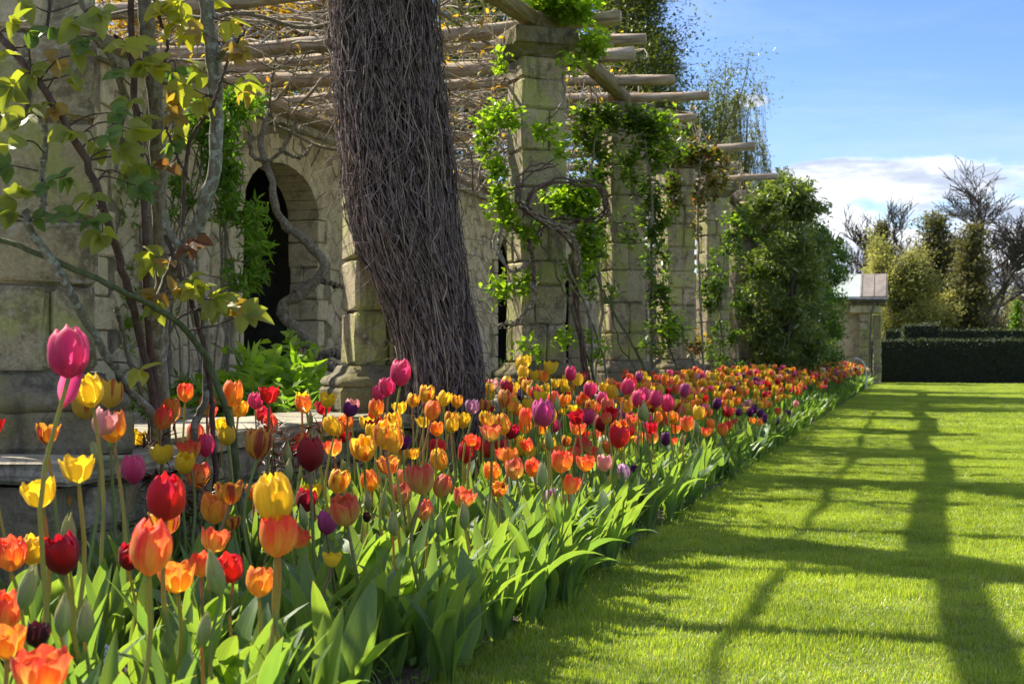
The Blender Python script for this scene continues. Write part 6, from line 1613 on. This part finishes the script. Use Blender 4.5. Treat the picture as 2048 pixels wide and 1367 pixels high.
fl_c = np.array([np.array(at(px + rng.normal(0, 10), py + rng.normal(0, 14), 3.4 + rng.uniform(-.1, .5))) for px, py in [(275, 1275), (262, 1300), (20, 1340), (212, 1215), (395, 1335), (400, 1362), (735, 1180), (90, 1290), (330, 1250), (280, 1290)] for _ in range(4)])
fl_c[:, 2] = np.clip(fl_c[:, 2], .06, .4); B_ = np.array([-1.6, 3.4, .02]); n = len(fl_c)
V, F, rnd = leaves_np(np.repeat(fl_c, 5, 0) - B_, rand_unit(n * 5) * [1, 1, .4] + [0, 0, .3], np.tile([0, 0, 1.0], (n * 5, 1)), .010, .007, .1); obj('petals', mesh_np('petals', V, F, M['dand']), ysp)['kind'] = 'stuff'
V, F, _ = tubes([(np.array([c - [rng.normal(0, .01), 0, c[2]], c]) - B_, .0012) for c in fl_c], 4); obj('stems', mesh_np('stems', V, F, M['weed'], attrs={'rnd': np.full(len(V), .5)}), ysp)['kind'] = 'stuff'
for (px, py, z, lab) in ((330, 900, 4.55, 'dark maroon peony shoots under the rose stems'), (350, 1000, 4.3, 'second clump of dark shoots lower down among yellow tulips'), (565, 890, 4.9, 'thin brown shoots before the low wall'), (300, 960, 4.4, 'dark divided shoots left of the bright red tulip')):
    p = at(px, py, z); o = thing('peony_shoot', lab, 'plant', (p.x, p.y, .02)); st = []; pts = []
    for q in range(7):
        e = np.array([rng.normal(0, .06), rng.normal(0, .05), (p.z) * rng.uniform(.8, 1.1)]); P = smooth_path([(0, 0, 0), e * .5 + rng.normal(0, .01, 3), e], 8)
        V, F, _ = tubes([(P, np.linspace(.0035, .002, 8))], 5); obj('stem', mesh_np('stem', V, F, M['bark_dark'], True), o)
        pts.append(e + rng.normal(0, .03, (26, 3)))
    foliage('foliage', np.vstack(pts), M['maroon'], .055, .010, o, up=.7)
# pale hyacinth spike at the near edge
p = at(218, 1335, 3.15); o = thing('hyacinth', 'small pale bluish white hyacinth spike at the near edge of the bed', 'hyacinth', (p.x, p.y, .02))
m, t = new_mat('hyacinth_bell'); d = t.n('ShaderNodeBsdfPrincipled', {'Base Color': t.mix(t.noise(wpos(t), 60, 2), (.55, .60, .62), (.42, .45, .60)), 'Roughness': .5}); M['hya'] = finish(m, t, d.outputs[0])
V, F, _ = tubes([(np.array([(0, 0, 0), (0, 0, p.z + .01)]), .004)], 6); obj('stem', mesh_np('stem', V, F, M['weed'], attrs={'rnd': np.full(len(V), .5)}), o)
for q in range(34):
    a = q * 2.4; h = p.z - .045 + .075 * q / 34; r_ = .014 * (1 - .6 * q / 34)
    V, F = [], []
    P = np.array([(math.cos(a) * r_ * .2, math.sin(a) * r_ * .2, h), (math.cos(a) * r_ * .8, math.sin(a) * r_ * .8, h + .002), (math.cos(a) * r_ * 1.1, math.sin(a) * r_ * 1.1, h - .003)])
    V, F, _ = tubes([(P, [.002, .0055, .0035])], 6); obj('floret', mesh_np('floret', V, F, M['hya'], True), o)

# ------------------------------------------------------------------ lawn grass, instanced patches of blades
def grass_patch(seed, size, n, hmin, hmax, wd):
    r_ = np.random.default_rng(seed)
    x = r_.uniform(-size / 2, size / 2, n); y = r_.uniform(-size / 2, size / 2, n); a = r_.uniform(0, 6.28, n)
    L = r_.uniform(hmin, hmax, n) * (1 + .35 * np.sin(x * 23 + seed) * np.sin(y * 19)); tl = r_.uniform(.05, .75, n) * L
    D = np.stack([np.cos(a), np.sin(a), np.zeros(n)], -1); S_ = np.stack([-np.sin(a), np.cos(a), np.zeros(n)], -1) * wd
    B = np.stack([x, y, np.zeros(n)], -1); up = np.array([0, 0, 1.0])
    M1 = B + up * (L * .55)[:, None] + D * (tl * .3)[:, None]; T1 = B + up * (L * .92)[:, None] + D * tl[:, None]
    V = np.stack([B - S_, B + S_, M1 - S_ * .8, M1 + S_ * .8, T1], 1).reshape(-1, 3)
    k = np.arange(n)[:, None] * 5
    F = np.vstack([k + np.array([[0, 1, 3]]), k + np.array([[0, 3, 2]]), k + np.array([[2, 3, 4]])])
    return mesh_np('grass_patch', V, F, M['grass'], False, {'rnd': np.repeat(r_.random(n), 5)})
pc = bpy.data.collections.new('grass_patches')
for s_ in range(5):
    o = bpy.data.objects.new('grass_patch', grass_patch(40 + s_, .30, 3000, .008, .021, .0010)); pc.objects.link(o)
pc2 = bpy.data.collections.new('far_grass_patches')
for s_ in range(4):
    o = bpy.data.objects.new('far_grass_patch', grass_patch(70 + s_, .62, 3600, .012, .030, .0020)); pc2.objects.link(o)
def scatter(name, label, pts, coll, smin, smax):
    me = mesh_np(name, pts, [], None)
    o = obj(name, me); tag(o, label, 'grass', kind='stuff')
    ng = bpy.data.node_groups.new(name + '_nodes', 'GeometryNodeTree')
    ng.interface.new_socket('Geometry', in_out='INPUT', socket_type='NodeSocketGeometry'); ng.interface.new_socket('Geometry', in_out='OUTPUT', socket_type='NodeSocketGeometry')
    g = NT(ng); gi = g.n('NodeGroupInput'); go = g.n('NodeGroupOutput')
    ci = g.n('GeometryNodeCollectionInfo'); ci.inputs['Collection'].default_value = coll; ci.inputs['Separate Children'].default_value = True; ci.inputs['Reset Children'].default_value = True
    rot = g.n('FunctionNodeRandomValue', None, data_type='INT'); rot.inputs[4].default_value = 0; rot.inputs[5].default_value = 3
    ang_ = g.n('ShaderNodeMath', {0: rot.outputs[2], 1: math.pi / 2}, operation='MULTIPLY'); cx = g.n('ShaderNodeCombineXYZ', {2: ang_.outputs[0]})
    rs = g.n('FunctionNodeRandomValue', None, data_type='FLOAT'); rs.inputs[2].default_value = smin; rs.inputs[3].default_value = smax
    cs_ = g.n('ShaderNodeCombineXYZ', {0: 1.04, 1: 1.04, 2: rs.outputs[1]})
    ip = g.n('GeometryNodeInstanceOnPoints', {'Points': gi.outputs[0], 'Instance': ci.outputs[0], 'Pick Instance': True, 'Rotation': cx.outputs[0], 'Scale': cs_.outputs[0]})
    ng.links.new(ip.outputs[0], go.inputs[0])
    o.modifiers.new('scatter', 'NODES').node_group = ng
    return o
pts = [(x, y, .001) for y in np.arange(2.6, 15.5, .30) for x in np.arange(-.98, 2.6, .30) if x < .45 + .14 * y]
scatter('grass', 'short bright green lawn grass', pts, pc, .8, 1.35)
pts = [(x, y, .001) for y in np.arange(15.8, 41.6, .62) for x in np.arange(-.80, 7.0, .62) if x < 1.0 + .16 * y]
scatter('grass_further_off', 'short lawn grass stretching to the dark hedge', pts, pc2, .8, 1.3)
# ragged blades on the bed edge and longer tufts
nb = 15000
Yb = 2.4 + 20 * rng.random(nb) ** 1.3; Xb = -1.11 + rng.normal(0, .035, nb); aa = rng.uniform(0, 6.28, nb); tl = rng.uniform(.1, .9, nb)
V, F, rnd = leaves_np(np.stack([Xb, Yb, np.zeros(nb)], -1), np.stack([np.cos(aa) * tl, np.sin(aa) * tl, np.ones(nb)], -1), np.stack([-np.cos(aa), -np.sin(aa), tl], -1), rng.uniform(.015, .05, nb), .0026, .15, 0)
tag(obj('edge_grass', mesh_np('edge_grass', V, F, M['grass'], False, {'rnd': rnd})), 'ragged longer grass along the edge of the tulip bed', 'grass', kind='stuff')
nb = 4500
Yb = 2.5 + 14 * rng.random(nb) ** 1.4; Xb = rng.uniform(-1.0, 2.4, nb); cl = rng.integers(0, 500, nb); cxx = rng.uniform(-1.05, 2.4, 500); cyy = 2.5 + 14 * rng.random(500) ** 1.4
Xb = cxx[cl] + rng.normal(0, .02, nb); Yb = cyy[cl] + rng.normal(0, .02, nb); aa = rng.uniform(0, 6.28, nb); tl = rng.uniform(.2, 1.2, nb)
V, F, rnd = leaves_np(np.stack([Xb, Yb, np.zeros(nb)], -1), np.stack([np.cos(aa) * tl, np.sin(aa) * tl, np.ones(nb)], -1), np.stack([-np.cos(aa), -np.sin(aa), tl], -1), rng.uniform(.025, .055, nb), .0028, .15, 0)
tag(obj('grass_tufts', mesh_np('grass_tufts', V, F, M['grass'], False, {'rnd': rnd})), 'longer grass tufts standing up from the lawn', 'grass', kind='stuff')
tri = sum(len(o.data.loops) - 2 * len(o.data.polygons) for o in sc.objects if o.type == 'MESH' and o.name.split('.')[0] not in ('petal', 'leaf', 'bloom', 'stem'))
print('TRIS approx', tri, 'objects', len(sc.objects))
for o in sc.objects:
    l_ = o.get('label')
    if l_ and len(l_.split()) > 16:
        o['label'] = ' '.join(w for w in l_.split() if w not in ('the', 'small', 'large', 'tulips,', 'and', 'a'))
    l_ = o.get('label')
    if l_ and len(l_.split()) >= 16 and o.name.startswith('tulip'):
        w_ = l_.replace('right of', 'beside').replace('left of', 'beside').replace('in front of', 'before').replace('orange yellow', 'orange').split()
        o['label'] = ' '.join(w_[:16])
